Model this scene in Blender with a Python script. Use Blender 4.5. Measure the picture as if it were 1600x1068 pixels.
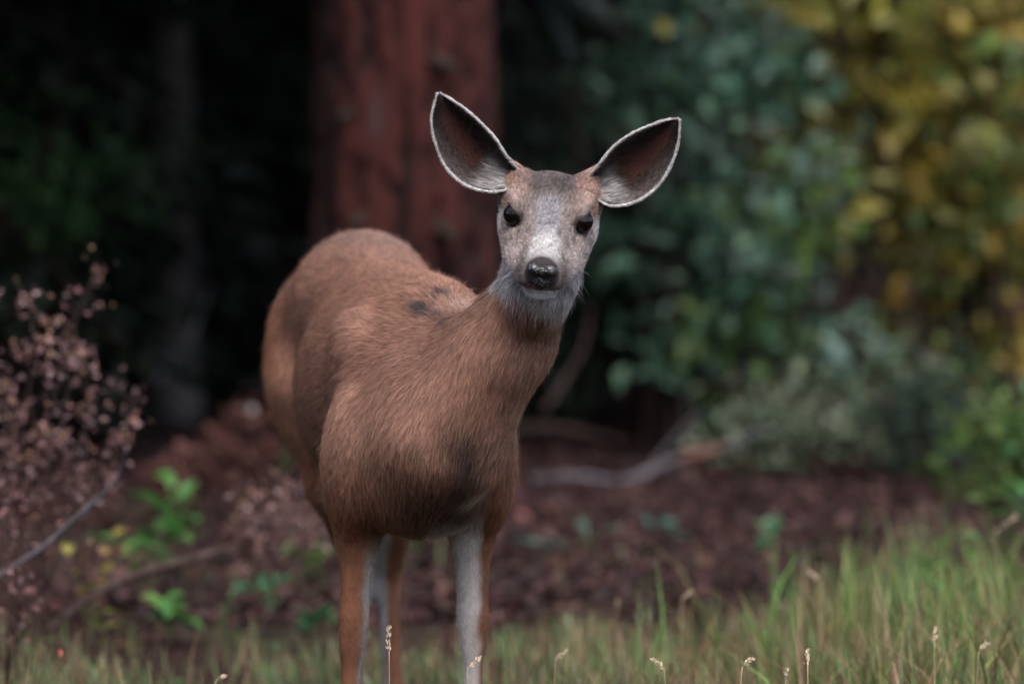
import bpy, math, random
import numpy as np
from mathutils import Vector

for _o in list(bpy.data.objects):
    bpy.data.objects.remove(_o)
SC = bpy.context.scene
COL = SC.collection

# ------------------------------------------------------------------ camera, light, exposure
CAM_H = 1.20
FPX = 6000.0                       # focal length in photograph pixels (135 mm on a 36 mm frame, 1600 px)
PITCH = math.atan(384 / FPX)
cam_d = bpy.data.cameras.new('camera')
cam = bpy.data.objects.new('camera', cam_d)
COL.objects.link(cam)
cam.location = (0, 0, CAM_H)
cam.rotation_euler = (math.pi / 2 - PITCH, 0, 0)
cam_d.lens = 135
cam_d.sensor_width = 36
cam_d.clip_end = 500
cam_d.dof.use_dof = True
cam_d.dof.focus_distance = 6.03
cam_d.dof.aperture_fstop = 2.1
SC.camera = cam

SUN_EL, SUN_AZ = math.radians(62), math.radians(172)     # azimuth from +Y, clockwise
W = bpy.data.worlds.new('World'); SC.world = W; W.use_nodes = True
nt = W.node_tree
sky = nt.nodes.new('ShaderNodeTexSky'); sky.sky_type = 'NISHITA'; sky.sun_disc = False
sky.sun_elevation = SUN_EL; sky.sun_rotation = SUN_AZ
sky.air_density = 1.0; sky.dust_density = 4.0; sky.ozone_density = 1.0
nt.links.new(sky.outputs[0], nt.nodes['Background'].inputs[0])
nt.nodes['Background'].inputs[1].default_value = 0.15
sun_d = bpy.data.lights.new('sun', 'SUN'); sun_d.energy = 1.5; sun_d.angle = math.radians(40)
sun_d.color = (1.0, 0.93, 0.86)
sun = bpy.data.objects.new('sun', sun_d); COL.objects.link(sun)
sdir = Vector((math.sin(SUN_AZ) * math.cos(SUN_EL), math.cos(SUN_AZ) * math.cos(SUN_EL), math.sin(SUN_EL)))
sun.rotation_euler = sdir.to_track_quat('Z', 'Y').to_euler()
sun.location = (0, 0, 20)

SC.view_settings.view_transform = 'Standard'
SC.view_settings.look = 'None'
SC.view_settings.exposure = 1.30
SC.view_settings.gamma = 1.0
SC.render.engine = 'CYCLES'
SC.cycles.use_denoising = True
try:
    SC.cycles.denoiser = 'OPENIMAGEDENOISE'
    SC.cycles.denoising_input_passes = 'RGB_ALBEDO_NORMAL'
except Exception:
    pass
SC.cycles.max_bounces = 6
SC.cycles.diffuse_bounces = 3
SC.cycles.glossy_bounces = 2
SC.cycles.transmission_bounces = 4
SC.cycles.transparent_max_bounces = 6
SC.cycles_curves.shape = 'THICK' if False else 'RIBBONS'

# ------------------------------------------------------------------ helpers
_f = np.array((0, math.cos(PITCH), -math.sin(PITCH)))
_u = np.array((0, math.sin(PITCH), math.cos(PITCH)))
_r = np.array((1.0, 0, 0))
_o = np.array((0, 0, CAM_H))
def at(px, py, Y):
    """world point seen at a photograph pixel, at distance Y in front of the camera"""
    d = _f + _r * (px - 800) / FPX + _u * (534 - py) / FPX
    return _o + d * (Y / d[1])
def gx(px, Y):
    return (px - 800) / FPX * Y

def hash01(i, seed=0):
    i = (np.asarray(i, dtype=np.int64) * 374761393 + seed * 668265263) & 0x7fffffff
    i = ((i ^ (i >> 13)) * 1274126177) & 0x7fffffff
    return ((i ^ (i >> 16)) & 0xffffff) / float(0xffffff)
def vnoise(p, scale, seed=0):
    """smooth value noise in 0..1 for points p (N,3)"""
    q = np.asarray(p, float) * scale + 1000.0
    i = np.floor(q).astype(np.int64); f = q - i
    f = f * f * (3 - 2 * f)
    out = 0
    for dx in (0, 1):
        for dy in (0, 1):
            for dz in (0, 1):
                h = hash01((i[:, 0] + dx) * 73856093 ^ (i[:, 1] + dy) * 19349663 ^ (i[:, 2] + dz) * 83492791, seed)
                w = (f[:, 0] if dx else 1 - f[:, 0]) * (f[:, 1] if dy else 1 - f[:, 1]) * (f[:, 2] if dz else 1 - f[:, 2])
                out = out + h * w
    return out
def fbm(p, scale, seed=0, n=3):
    s, a, t = 0, 1.0, 0
    for k in range(n):
        s = s + a * vnoise(p, scale * 2 ** k, seed + k); t += a; a *= 0.5
    return s / t
def sstep(a, b, x):
    t = np.clip((x - a) / (b - a), 0, 1)
    return t * t * (3 - 2 * t)

def mesh_np(name, verts, faces, mat=None, parent=None, smooth=True, colors=None, link=True):
    """verts (N,3); faces (M,k) array or list of arrays of equal width"""
    me = bpy.data.meshes.new(name)
    fl = faces if isinstance(faces, list) else [faces]
    fl = [np.asarray(f, dtype=np.int32) for f in fl if len(f)]
    nl = sum(f.size for f in fl); nf = sum(len(f) for f in fl)
    me.vertices.add(len(verts)); me.vertices.foreach_set('co', np.asarray(verts, dtype=np.float32).ravel())
    me.loops.add(nl); me.polygons.add(nf)
    me.loops.foreach_set('vertex_index', np.concatenate([f.ravel() for f in fl]))
    tot = np.concatenate([np.full(len(f), f.shape[1], dtype=np.int32) for f in fl])
    st = np.concatenate([[0], np.cumsum(tot)[:-1]]).astype(np.int32)
    me.polygons.foreach_set('loop_start', st)
    me.polygons.foreach_set('loop_total', tot)
    me.polygons.foreach_set('use_smooth', np.full(nf, smooth, dtype=bool))
    me.update(calc_edges=True); me.validate()
    if colors is not None:
        c = np.ones((len(verts), 4), dtype=np.float32); c[:, :3] = colors
        at_ = me.attributes.new('col', 'FLOAT_COLOR', 'POINT'); at_.data.foreach_set('color', c.ravel())
    if mat: me.materials.append(mat)
    if not link: return me
    o = bpy.data.objects.new(name, me); COL.objects.link(o)
    if parent: o.parent = parent
    return o
def tag(o, label=None, cat=None, group=None, kind=None):
    if label: o['label'] = label
    if cat: o['category'] = cat
    if group: o['group'] = group
    if kind: o['kind'] = kind
    return o
def empty(name, loc=(0, 0, 0), rz=0.0):
    o = bpy.data.objects.new(name, None); COL.objects.link(o)
    o.location = loc; o.rotation_euler = (0, 0, rz); o.empty_display_size = 0.1
    return o
def inst(name, me, parent=None, loc=(0, 0, 0), rot=(0, 0, 0), scale=(1, 1, 1)):
    o = bpy.data.objects.new(name, me); COL.objects.link(o)
    o.parent = parent; o.location = loc; o.rotation_euler = rot; o.scale = scale
    return o

def unit(v):
    v = np.asarray(v, float); return v / max(np.linalg.norm(v), 1e-9)

class NG:
    """small node-material helper"""
    def __init__(s, name):
        s.m = bpy.data.materials.new(name); s.m.use_nodes = True
        s.t = s.m.node_tree; s.b = s.t.nodes['Principled BSDF']
    def n(s, typ, **kw):
        x = s.t.nodes.new(typ)
        for k, v in kw.items(): setattr(x, k, v)
        return x
    def l(s, a, b): s.t.links.new(a, b)
    def noise(s, scale, detail=4, rough=.6, coord=None):
        x = s.n('ShaderNodeTexNoise'); x.inputs['Scale'].default_value = scale
        x.inputs['Detail'].default_value = detail; x.inputs['Roughness'].default_value = rough
        if coord is not None: s.l(coord, x.inputs['Vector'])
        return x
    def ramp(s, fac, stops):
        x = s.n('ShaderNodeValToRGB'); s.l(fac, x.inputs[0])
        e = x.color_ramp.elements
        while len(e) < len(stops): e.new(0.5)
        for q, (p, c) in zip(e, stops): q.position = p; q.color = (*c, 1)
        return x
    def mix(s, a, b, fac, mode='MIX'):
        x = s.n('ShaderNodeMix', data_type='RGBA', blend_type=mode)
        for v, i in ((fac, 0), (a, 6), (b, 7)):
            if hasattr(v, 'links'): s.l(v, x.inputs[i])
            elif isinstance(v, (int, float)): x.inputs[i].default_value = v
            else: x.inputs[i].default_value = (*v, 1)
        return x.outputs[2]
    def attr(s, name):
        x = s.n('ShaderNodeAttribute'); x.attribute_name = name; return x
    def bump(s, h, strength=.5, dist=.01):
        x = s.n('ShaderNodeBump'); x.inputs['Strength'].default_value = strength; x.inputs['Distance'].default_value = dist
        s.l(h, x.inputs['Height']); s.l(x.outputs[0], s.b.inputs['Normal'])
    def rough(s, v, spec=.3):
        s.b.inputs['Roughness'].default_value = v; s.b.inputs['Specular IOR Level'].default_value = spec
    def base(s, c):
        if hasattr(c, 'links'): s.l(c, s.b.inputs['Base Color'])
        else: s.b.inputs['Base Color'].default_value = (*c, 1)
    def objco(s):
        return s.n('ShaderNodeTexCoord').outputs['Object']
# ------------------------------------------------------------------ ground
rng = np.random.default_rng(7)
def ground_z(x, y):
    x, y = np.asarray(x, float), np.asarray(y, float)
    z = .16 * np.clip(y - 19, 0, None) + .10 * np.clip(-x - 14, 0, None)
    z = z + .035 * np.sin(x * 1.1 + .6) * np.sin(y * .8 + 1.0) * sstep(7.5, 10.5, y) + .012 * np.sin(x * 3.1) * np.cos(y * 2.7) * sstep(7.2, 8.5, y)
    return z
def gp(px, Y, dz=0.0):
    x = gx(px, Y); return np.array((x, Y, float(ground_z(x, Y)) + dz))
def litter_mat():
    m = NG('forest_floor'); co = m.objco()
    n = m.noise(2.2, 6, .65, co); n2 = m.noise(38, 5, .7, co)
    c = m.ramp(n2.outputs[0], [(.25, (.008, .004, .004)), (.5, (.020, .009, .009)), (.75, (.044, .021, .020))])
    c2 = m.ramp(n2.outputs[0], [(.3, (.014, .016, .008)), (.7, (.050, .056, .028))])
    f = m.ramp(n.outputs[0], [(.50, (0, 0, 0)), (.66, (1, 1, 1))])
    m.base(m.mix(c.outputs[0], c2.outputs[0], f.outputs[0])); m.rough(.9, .1); m.bump(n2.outputs[0], .8, .02); return m.m
xs = np.concatenate([np.linspace(-90, -6, 22), np.linspace(-5.6, 5.6, 70), np.linspace(6, 90, 22)])
ys = np.concatenate([np.linspace(-60, 4.5, 16), np.linspace(5, 20, 90), np.linspace(20.5, 130, 40)])
GX, GY = np.meshgrid(xs, ys, indexing='ij')
V = np.stack([GX, GY, ground_z(GX, GY)], -1).reshape(-1, 3)
I = np.arange(len(V)).reshape(len(xs), len(ys))
LM = litter_mat()
tag(mesh_np('ground', V, np.stack([I[:-1, :-1], I[1:, :-1], I[1:, 1:], I[:-1, 1:]], -1).reshape(-1, 4), LM), kind='structure')

# ------------------------------------------------------------------ plant helpers
def tube(pts, rad, ns=6):
    pts = np.asarray(pts, float); n = len(pts); rad = np.broadcast_to(np.asarray(rad, float), (n,))
    t = np.gradient(pts, axis=0); t /= np.maximum(np.linalg.norm(t, axis=1), 1e-9)[:, None]
    ref = np.array((0, 0, 1.0)) if abs(t[0, 2]) < .9 else np.array((1.0, 0, 0))
    a = np.cross(t, ref); a /= np.maximum(np.linalg.norm(a, axis=1), 1e-9)[:, None]; b = np.cross(t, a)
    q = np.linspace(0, 2 * np.pi, ns, endpoint=False)
    V = pts[:, None] + (a[:, None] * np.cos(q)[None, :, None] + b[:, None] * np.sin(q)[None, :, None]) * rad[:, None, None]
    V = np.concatenate([V.reshape(-1, 3), pts[-1:]])
    I = np.arange(n * ns).reshape(n, ns); J = np.roll(I, -1, 1)
    F = np.stack([I[:-1], J[:-1], J[1:], I[1:]], -1).reshape(-1, 4)
    cap = np.stack([I[-1], J[-1], np.full(ns, n * ns), np.full(ns, n * ns)], -1)[:, :3]
    return V, F, cap
class Tubes:
    def __init__(s): s.V, s.F, s.T, s.n = [], [], [], 0
    def add(s, pts, rad, ns=6):
        V, F, T = tube(pts, rad, ns); s.V.append(V); s.F.append(F + s.n); s.T.append(T + s.n); s.n += len(V)
    def build(s, name, mat, parent=None, link=True, origin=(0, 0, 0)):
        return mesh_np(name, np.concatenate(s.V) - np.asarray(origin), [np.concatenate(s.F), np.concatenate(s.T)], mat, parent, link=link)
def leaf_faces(P, D, N, L, Wd, fold=.25):
    """one folded leaf of four triangles at each point P, along D, facing N"""
    D = D / np.linalg.norm(D, axis=1)[:, None]
    S = np.cross(D, N); S /= np.maximum(np.linalg.norm(S, axis=1), 1e-6)[:, None]; N = np.cross(S, D)
    L, Wd = np.asarray(L)[:, None], np.asarray(Wd)[:, None]
    tip = P + D * L - N * L * .12; mid = P + D * L * .45
    l = mid + S * Wd * .5 + N * Wd * fold; r = mid - S * Wd * .5 + N * Wd * fold
    V = np.stack([P, l, tip, r, mid], 1).reshape(-1, 3); o = np.arange(len(P)) * 5
    F = np.concatenate([np.stack([o, o + 4, o + 1], 1), np.stack([o + 1, o + 4, o + 2], 1), np.stack([o, o + 3, o + 4], 1), np.stack([o + 3, o + 2, o + 4], 1)])
    return V, F
def leaf_mat(name, trans=.35, rough=.45, spec=.4):
    m = NG(name); a = m.attr('col'); co = m.objco()
    n = m.noise(60, 2, .5, co); v = m.ramp(n.outputs[0], [(.3, (.75, .75, .75)), (.7, (1.15, 1.15, 1.15))])
    c = m.mix(a.outputs['Color'], v.outputs[0], 1.0, 'MULTIPLY'); m.base(c); m.rough(rough, spec)
    tr = m.n('ShaderNodeBsdfTranslucent'); m.l(c, tr.inputs['Color'])
    ms = m.n('ShaderNodeMixShader'); ms.inputs[0].default_value = trans
    m.l(m.b.outputs[0], ms.inputs[1]); m.l(tr.outputs[0], ms.inputs[2]); m.l(ms.outputs[0], m.t.nodes['Material Output'].inputs['Surface'])
    return m.m
def bark_mat(name, cols, scale=(30, 30, 6), bump=.8):
    m = NG(name); co = m.objco(); mp = m.n('ShaderNodeMapping'); mp.inputs['Scale'].default_value = scale; m.l(co, mp.inputs[0])
    n = m.noise(1.0, 6, .65, mp.outputs[0]); c = m.ramp(n.outputs[0], [(.30, cols[0]), (.52, cols[1]), (.72, cols[2])])
    m.base(c.outputs[0]); m.rough(.9, .15); m.bump(n.outputs[0], bump, .01); return m.m
LEAF = leaf_mat('leaf'); NEEDLE = leaf_mat('needle', .1, .6, .2); GRASSM = leaf_mat('grass_blade', .3, .5, .3)
DRYM = leaf_mat('dry_leaf', .15, .7, .2)
TWIG = bark_mat('twig_bark', ((.018, .012, .011), (.05, .032, .028), (.09, .065, .06)), (60, 60, 20))
GREYWOOD = bark_mat('grey_dead_wood', ((.09, .085, .095), (.19, .18, .20), (.30, .29, .31)), (40, 40, 8))
DARKBARK = bark_mat('dark_bark', ((.010, .007, .006), (.024, .016, .013), (.045, .032, .028)), (16, 16, 3))
GREYBARK = bark_mat('grey_bark', ((.03, .027, .027), (.065, .058, .056), (.12, .11, .105)), (16, 16, 3))

# ------------------------------------------------------------------ the big red-barked pine
def pine():
    bx, Y = gx(633, 11.2), 11.2
    root = empty('pine_tree', (bx, Y, float(ground_z(bx, Y))))
    tag(root, 'thick pine trunk with flaking red bark and dark knots right behind the deer', 'tree')
    nz, na = 150, 96
    z = np.concatenate([np.linspace(-.15, 2.6, 120), np.linspace(2.75, 12, 30)]); a = np.linspace(0, 2 * np.pi, na, endpoint=False)
    ZZ, AA = np.meshgrid(z, a, indexing='ij')
    R = .255 * np.clip(1 - ZZ / 16, .2, 1) + .07 * np.exp(-np.clip(ZZ, 0, 9) / .25) * (1 + .35 * np.cos(AA * 4 + 1))
    P = np.stack([np.cos(AA) * R, np.sin(AA) * R, ZZ], -1).reshape(-1, 3)
    q = np.stack([np.cos(AA) * 2.0, np.sin(AA) * 2.0, ZZ * 1.0], -1).reshape(-1, 3)
    pl = fbm(q * np.array((1, 1, 1.2)), 2.6, 4, 3); fiss = np.abs(fbm(q, 3.6, 14, 3) - .5) * 2
    plate = sstep(.02, .12, fiss)
    d = .028 * plate + .03 * (pl - .5)
    rr = np.stack([np.cos(AA), np.sin(AA), 0 * AA], -1).reshape(-1, 3)
    P = P + rr * d[:, None]
    red = np.array((.055, .0135, .011)); drk = np.array((.010, .0045, .0045)); gr = np.array((.085, .075, .085))
    Cc = drk + (red - drk) * (plate * (.45 + .8 * fbm(q, 5.5, 77)))[:, None]
    lich = sstep(.66, .76, fbm(q, 2.6, 99)) * .5; Cc = Cc * (1 - lich[:, None]) + gr * .6 * lich[:, None]
    dk = sstep(.50, .64, fbm(q, 1.5, 123) + .16 * (-np.cos(AA).ravel() - .1)); Cc = Cc * (1 - .75 * dk[:, None])  # dark blotches, weighted to the left: the trunk's shaded side painted into the bark
    I = np.arange(nz * na).reshape(nz, na); J = np.roll(I, -1, 1)
    m = NG('red_pine_bark'); co = m.objco(); n = m.noise(42, 5, .7, co)
    v = m.ramp(n.outputs[0], [(.3, (.55, .5, .5)), (.7, (1.25, 1.2, 1.2))]); at_ = m.attr('col')
    m.base(m.mix(at_.outputs['Color'], v.outputs[0], 1.0, 'MULTIPLY')); m.rough(.85, .2); m.bump(n.outputs[0], .9, .012)
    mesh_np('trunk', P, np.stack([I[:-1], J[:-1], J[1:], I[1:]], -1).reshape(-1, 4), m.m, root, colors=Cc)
    for px, py, ln in ((692, 92, .14), (560, 338, .10), (690, 352, .15), (522, 175, .08)):
        w = at(px, py, Y - .25) - np.array(root.location); ang = math.atan2(w[1], w[0]); 
        o = np.array((math.cos(ang) * .22, math.sin(ang) * .22, w[2])); dr = unit((math.cos(ang), math.sin(ang), -.25))
        T = Tubes(); T.add([o, o + dr * ln * .35, o + dr * ln * .75, o + dr * ln], [.036, .024, .018, .008], 10)
        T.build('branch_stub', DARKBARK, root)
    # crown high above the picture
    cr_boughs(root, 4.6, 12, 1.7, 60, 21, 9000, nsz=(.28, .10))
    return root
def cr_boughs(root, z0, z1, r0, nb, seed, per, droop=.25, name='crown', col=(.010, .017, .011), link=True, rtip=.5, nsz=(.16, .045)):
    """needle boughs round a stem: branches and their needle sprays"""
    g = np.random.default_rng(seed); T = Tubes(); PP, DD_, NN = [], [], []
    for k in range(nb):
        u = (k + g.random()) / nb; z = z0 + (z1 - z0) * u ** 1.15; ln = (r0 * (1 - u) + rtip * u) * g.uniform(.7, 1.1); a = k * 2.4 + g.uniform(-.4, .4)
        d = np.array((math.cos(a), math.sin(a), 0)); t = np.linspace(0, 1, 6)
        path = np.array([d * ln * x + np.array((0, 0, z + .25 * ln * x - (droop + .25) * ln * x * x)) for x in t])
        T.add(path, np.linspace(.018 + .012 * ln, .005, 6), 5)
        n = int(per / nb * (ln / r0 + .3)); x = g.uniform(.12, 1, n) ** .8
        c = np.stack([np.interp(x, t, path[:, i]) for i in range(3)], 1)
        sd = np.cross(d, (0, 0, 1)); off = g.uniform(-1, 1, n); spread = .42 * ln * (1 - x * .75)
        c = c + sd * (off * spread)[:, None] + d * (np.abs(off) * spread * .45)[:, None] + g.normal(0, .035, (n, 3)) - np.array((0, 0, 1)) * (np.abs(off) * spread * .35 + np.abs(g.normal(0, .05, n)))[:, None]
        PP.append(c); DD_.append(d * .8 + sd * np.sign(off)[:, None] * .8 + np.array((0, 0, -.35)) + g.normal(0, .3, (n, 3))); NN.append(np.array((0, 0, 1)) + g.normal(0, .5, (n, 3)))
    P, D, N = map(np.concatenate, (PP, DD_, NN)); n = len(P)
    V, F = leaf_faces(P, D, N, g.uniform(.7, 1.3, n) * nsz[0], g.uniform(.7, 1.3, n) * nsz[1], .1)
    cc = np.array(col) * g.uniform(.5, 1.5, (n, 1)) * (1 + g.normal(0, .12, (n, 3)))
    br = T.build('boughs', DARKBARK, root, link=link)
    ob = mesh_np(name, V, F, NEEDLE, root, smooth=False, colors=np.repeat(np.clip(cc, .004, .3), 5, 0), link=link)
    if link: br['kind'] = ob['kind'] = 'stuff'
    return br, ob
PINE = pine()

# ------------------------------------------------------------------ dark spruces
def spruce_protos():
    out = []
    for sd, z0 in ((3, .35), (5, .15), (9, 1.6)):
        b, c = cr_boughs(None, z0, 9.5, 2.1, 95, sd, 15000, .35, link=False, rtip=.12)
        T = Tubes(); z = np.linspace(-.2, 10, 12); T.add(np.stack([.03 * np.sin(z), .03 * np.cos(z * .8), z], 1), np.linspace(.15, .02, 12), 10)
        out.append((T.build('trunk', DARKBARK, link=False), b, c))
    return out
SPR = spruce_protos()
SPG = 'dark spruces standing under the trees'
def spruce(k, px, Y, rz, sc, label, group=SPG, x=None):
    x = gx(px, Y) if x is None else x
    r = empty('spruce_tree', (x, Y, float(ground_z(x, Y)))); r.rotation_euler.z = rz; r.scale = (sc, sc, sc)
    tag(r, label, 'tree', group)
    for nme, me in zip(('trunk', 'boughs', 'crown'), SPR[k]):
        q = inst(nme, me, r)
        if nme != 'trunk': q['kind'] = 'stuff'
SHAD = ['dark spruce with drooping boughs behind the tall dry shrub', 'dark spruce right behind the slender grey trunk', 'dark spruce beyond the wood edge left of the dry shrub',
        'dark spruce hidden close behind the thick red pine', 'dark spruce in the gap between the red pine and the bluish shrub', 'tall high branched spruce deep behind the grey trunk',
        'tall high branched spruce deep behind the red pine', 'spruce deep in the shade behind the dry shrub\'s own spruce']
for _i, (k, px, Y, rz, sc) in enumerate(((1, 40, 14.6, .3, 1.0), (0, 330, 16.2, 1.9, 1.05), (1, -330, 13.2, 4.0, .95), (0, 500, 18.5, 2.6, 1.1), (1, 830, 16.6, 5.1, .95),
                         (2, 180, 19.5, .9, 1.2), (2, 760, 20.5, 3.3, 1.2), (0, -120, 19.0, 1.2, 1.1))):
    spruce(k, px, Y, rz, sc, SHAD[_i])
SKY_BLOCK_BACK = 'tall unseen spruce added behind the camera to block low sky light'  # trees added out of view to cut the low sky light
for k, x, Y, sc in ((0, -7, -4, 1.4), (1, -4, -7.5, 1.3), (0, -1, -10, 1.3), (1, 3.4, -12, 1.3), (1, -8.5, -.5, 1.4)):
    spruce(k, 0, Y, x * 2, sc, SKY_BLOCK_BACK, 'spruces added behind the camera to block low sky light', x=x)
SKY_BLOCK_LEFT = 'tall spruce added left of the clearing to block sky light'  # trees added to keep the left sky off trunk and forest
for k, x, Y, sc in ((0, -5.2, 11.5, 1.25), (1, -7.0, 8.5, 1.3), (0, -3.9, 14.2, 1.2), (0, -8.0, 11, 1.4)):
    spruce(k, 0, Y, x * 3, sc, SKY_BLOCK_LEFT, 'spruces added left of the clearing to block sky light', x=x)
FAR = 'tall dark spruce in the forest far behind the shrubs'
g = np.random.default_rng(17)
for i in range(26):
    Y = 22 + (i // 9) * 5 + g.uniform(-1.5, 1.5); x = -13 + (i % 9) * 3.2 + g.uniform(-1, 1)
    spruce(int(g.integers(0, 3)), 0, Y, g.uniform(0, 6), g.uniform(1.0, 1.5), FAR, 'spruces of the far forest', x=x)
# a tall grey trunk deep in the shade
def bare_trunk(px, Y, r, label, mat=GREYBARK, lean=0.0, r0=2.6):
    x = gx(px, Y); root = empty('conifer_tree', (x, Y, float(ground_z(x, Y)))); tag(root, label, 'tree')
    z = np.linspace(-.2, 11, 24); T = Tubes(); T.add(np.stack([lean * z + .02 * np.sin(z * 2), .02 * np.cos(z * 1.7), z], 1), r * (1 - z / 14) + .05 * np.exp(-np.clip(z, 0, 9) / .2), 14); T.build('trunk', mat, root)
    cr_boughs(root, 2.3, 11, r0, 48, int(px) + 777, 9000, nsz=(.30, .11))
bare_trunk(268, 13.6, .075, 'slender grey conifer trunk in the shade left of the red pine', r0=2.3)
bare_trunk(-560, 12.0, .16, 'tall conifer added left of view, its dense crown shading the left wood', DARKBARK, .0, 2.9)  # added beside the view as a roof that darkens the left forest
bare_trunk(420, 17.5, .14, 'dark conifer trunk between the red pine and the grey trunk', DARKBARK, .01)

# ------------------------------------------------------------------ broadleaf shrubs
def shrub(label, px, Y, h, rad, nl, lsz, pal, seed, group=None, ns=9, name='shrub', zlo=.08, cat='shrub', stem_r=.012):
    g = np.random.default_rng(seed); x = gx(px, Y); root = empty(name, (x, Y, float(ground_z(x, Y)))); tag(root, label, cat, group)
    T = Tubes(); tips = []
    for k in range(ns):
        a = k * 2.4 + g.uniform(-.5, .5); rr = rad * g.uniform(.25, 1.0); hh = h * g.uniform(.6, 1.02)
        e = np.array((math.cos(a) * rr, math.sin(a) * rr, hh)); b = np.array((math.cos(a) * .22 * rad, math.sin(a) * .22 * rad, -.05))
        t = np.linspace(0, 1, 7)[:, None]; path = b + (e - b) * t + np.array((0, 0, 1)) * (.18 * h * np.sin(np.pi * t)) * .4 + g.normal(0, .02 * h, (7, 3)) * t
        T.add(path, np.linspace(stem_r, .003, 7), 5); tips.append(path)
        for j in range(6):
            q = g.uniform(.3, .95); p0 = np.array([np.interp(q * 6, range(7), path[:, i]) for i in range(3)])
            d = unit(np.array((math.cos(a), math.sin(a), .6)) + g.normal(0, .7, 3)) * g.uniform(.15, .45) * rad
            pp = np.array([p0, p0 + d * .5 + (0, 0, .02), p0 + d]); T.add(pp, [.005, .004, .002], 4); tips.append(np.array([p0, p0 + d * .33, p0 + d * .66, p0 + d]))
    ct = np.concatenate([t_[len(t_) // 4:] for t_ in tips]); ct = ct[ct[:, 2] > zlo * h]
    # leaf clumps hung about the twigs, with gaps between
    nc = max(12, nl // 28); cc = ct[g.integers(0, len(ct), nc)] + g.normal(0, .05, (nc, 3)) * rad
    ci = g.integers(0, nc, nl); P = cc[ci] + g.normal(0, 1, (nl, 3)) * (.055 + .09 * rad) * np.array((1, 1, .8))
    P[:, 2] = np.maximum(P[:, 2], .02)
    D = g.normal(0, 1, (nl, 3)) + np.array((0, 0, -.4)); N = np.array((0, 0, .45)) + g.normal(0, .8, (nl, 3))
    L = lsz * g.uniform(.6, 1.35, nl); V, F = leaf_faces(P, D, N, L, L * g.uniform(.5, .75, nl))
    pal = np.array(pal); pk = g.integers(0, len(pal), nc)[ci]; pk = np.where(g.random(nl) < .25, g.integers(0, len(pal), nl), pk)
    c = pal[pk] * g.uniform(.65, 1.35, (nl, 1)) * (1 + g.normal(0, .06, (nl, 3)))
    T.build('stems', DARKBARK, root)['kind'] = 'stuff'
    fo_ = mesh_np('foliage', V, F, LEAF, root, smooth=False, colors=np.repeat(np.clip(c, .004, .6), 5, 0)); fo_['kind'] = 'stuff'
    return root
TEAL = ((.060, .14, .085), (.09, .18, .12), (.15, .23, .18), (.03, .075, .045))
OLIVE = ((.36, .30, .05), (.44, .34, .05), (.28, .26, .06), (.20, .22, .06))
OCHRE = ((.38, .26, .045), (.30, .22, .045), (.20, .20, .045), (.12, .16, .045), (.42, .31, .06))
GREEN = ((.09, .16, .035), (.08, .13, .03), (.035, .075, .022), (.14, .13, .03))
GREYG = ((.13, .17, .11), (.18, .21, .15), (.09, .13, .075))
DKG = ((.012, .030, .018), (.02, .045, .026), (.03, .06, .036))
shrub('tall bluish green shrub just right of the deer\'s raised ear', 1045, 12.9, 2.15, .33, 950, .09, TEAL, 1, ns=9, zlo=.03)
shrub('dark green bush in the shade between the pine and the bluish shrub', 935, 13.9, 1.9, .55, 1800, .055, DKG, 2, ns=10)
shrub('leafy mid green shrub below the yellow sapling', 1180, 12.9, 1.20, .34, 650, .08, TEAL[1:3] + GREEN[:2], 3)
shrub('yellow leaved sapling rising beside the bluish green shrub', 1305, 13.3, 2.3, .36, 1050, .105, OLIVE, 4, name='sapling', ns=8, zlo=.34, stem_r=.014)
shrub('ochre and rust leaved autumn shrub with thin dark stems', 1440, 13.7, 2.2, .55, 1700, .09, OCHRE, 5, ns=10, stem_r=.018)
shrub('yellow green shrub growing beside the ochre autumn shrub', 1590, 13.6, 2.3, .50, 1200, .085, GREEN + OCHRE[:2], 6, ns=10, stem_r=.016)
shrub('low grey green bush at the foot of the tall shrubs', 1235, 12.3, .34, .24, 420, .05, GREYG, 7, ns=8)
shrub('low pale green bush under the ochre shrub', 1360, 12.8, .38, .28, 420, .05, GREYG + GREEN[:1], 8, ns=8)
shrub('low fresh green bush at the grass edge beyond the tall blades', 1590, 11.2, .42, .24, 420, .06, GREEN[:2] + ((.06, .17, .06),), 9, ns=8)
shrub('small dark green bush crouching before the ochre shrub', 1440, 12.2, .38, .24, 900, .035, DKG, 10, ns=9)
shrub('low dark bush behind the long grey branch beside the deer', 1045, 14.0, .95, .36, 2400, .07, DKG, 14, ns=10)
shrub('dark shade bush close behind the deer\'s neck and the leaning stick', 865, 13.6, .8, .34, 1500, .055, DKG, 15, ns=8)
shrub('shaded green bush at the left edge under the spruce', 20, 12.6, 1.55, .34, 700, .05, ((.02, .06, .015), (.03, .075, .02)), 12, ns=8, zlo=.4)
shrub('dim green bush under the spruces left of the grey trunk', 150, 15.0, 2.0, .25, 160, .06, ((.03, .07, .055),), 13, ns=5, zlo=.6)
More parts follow.
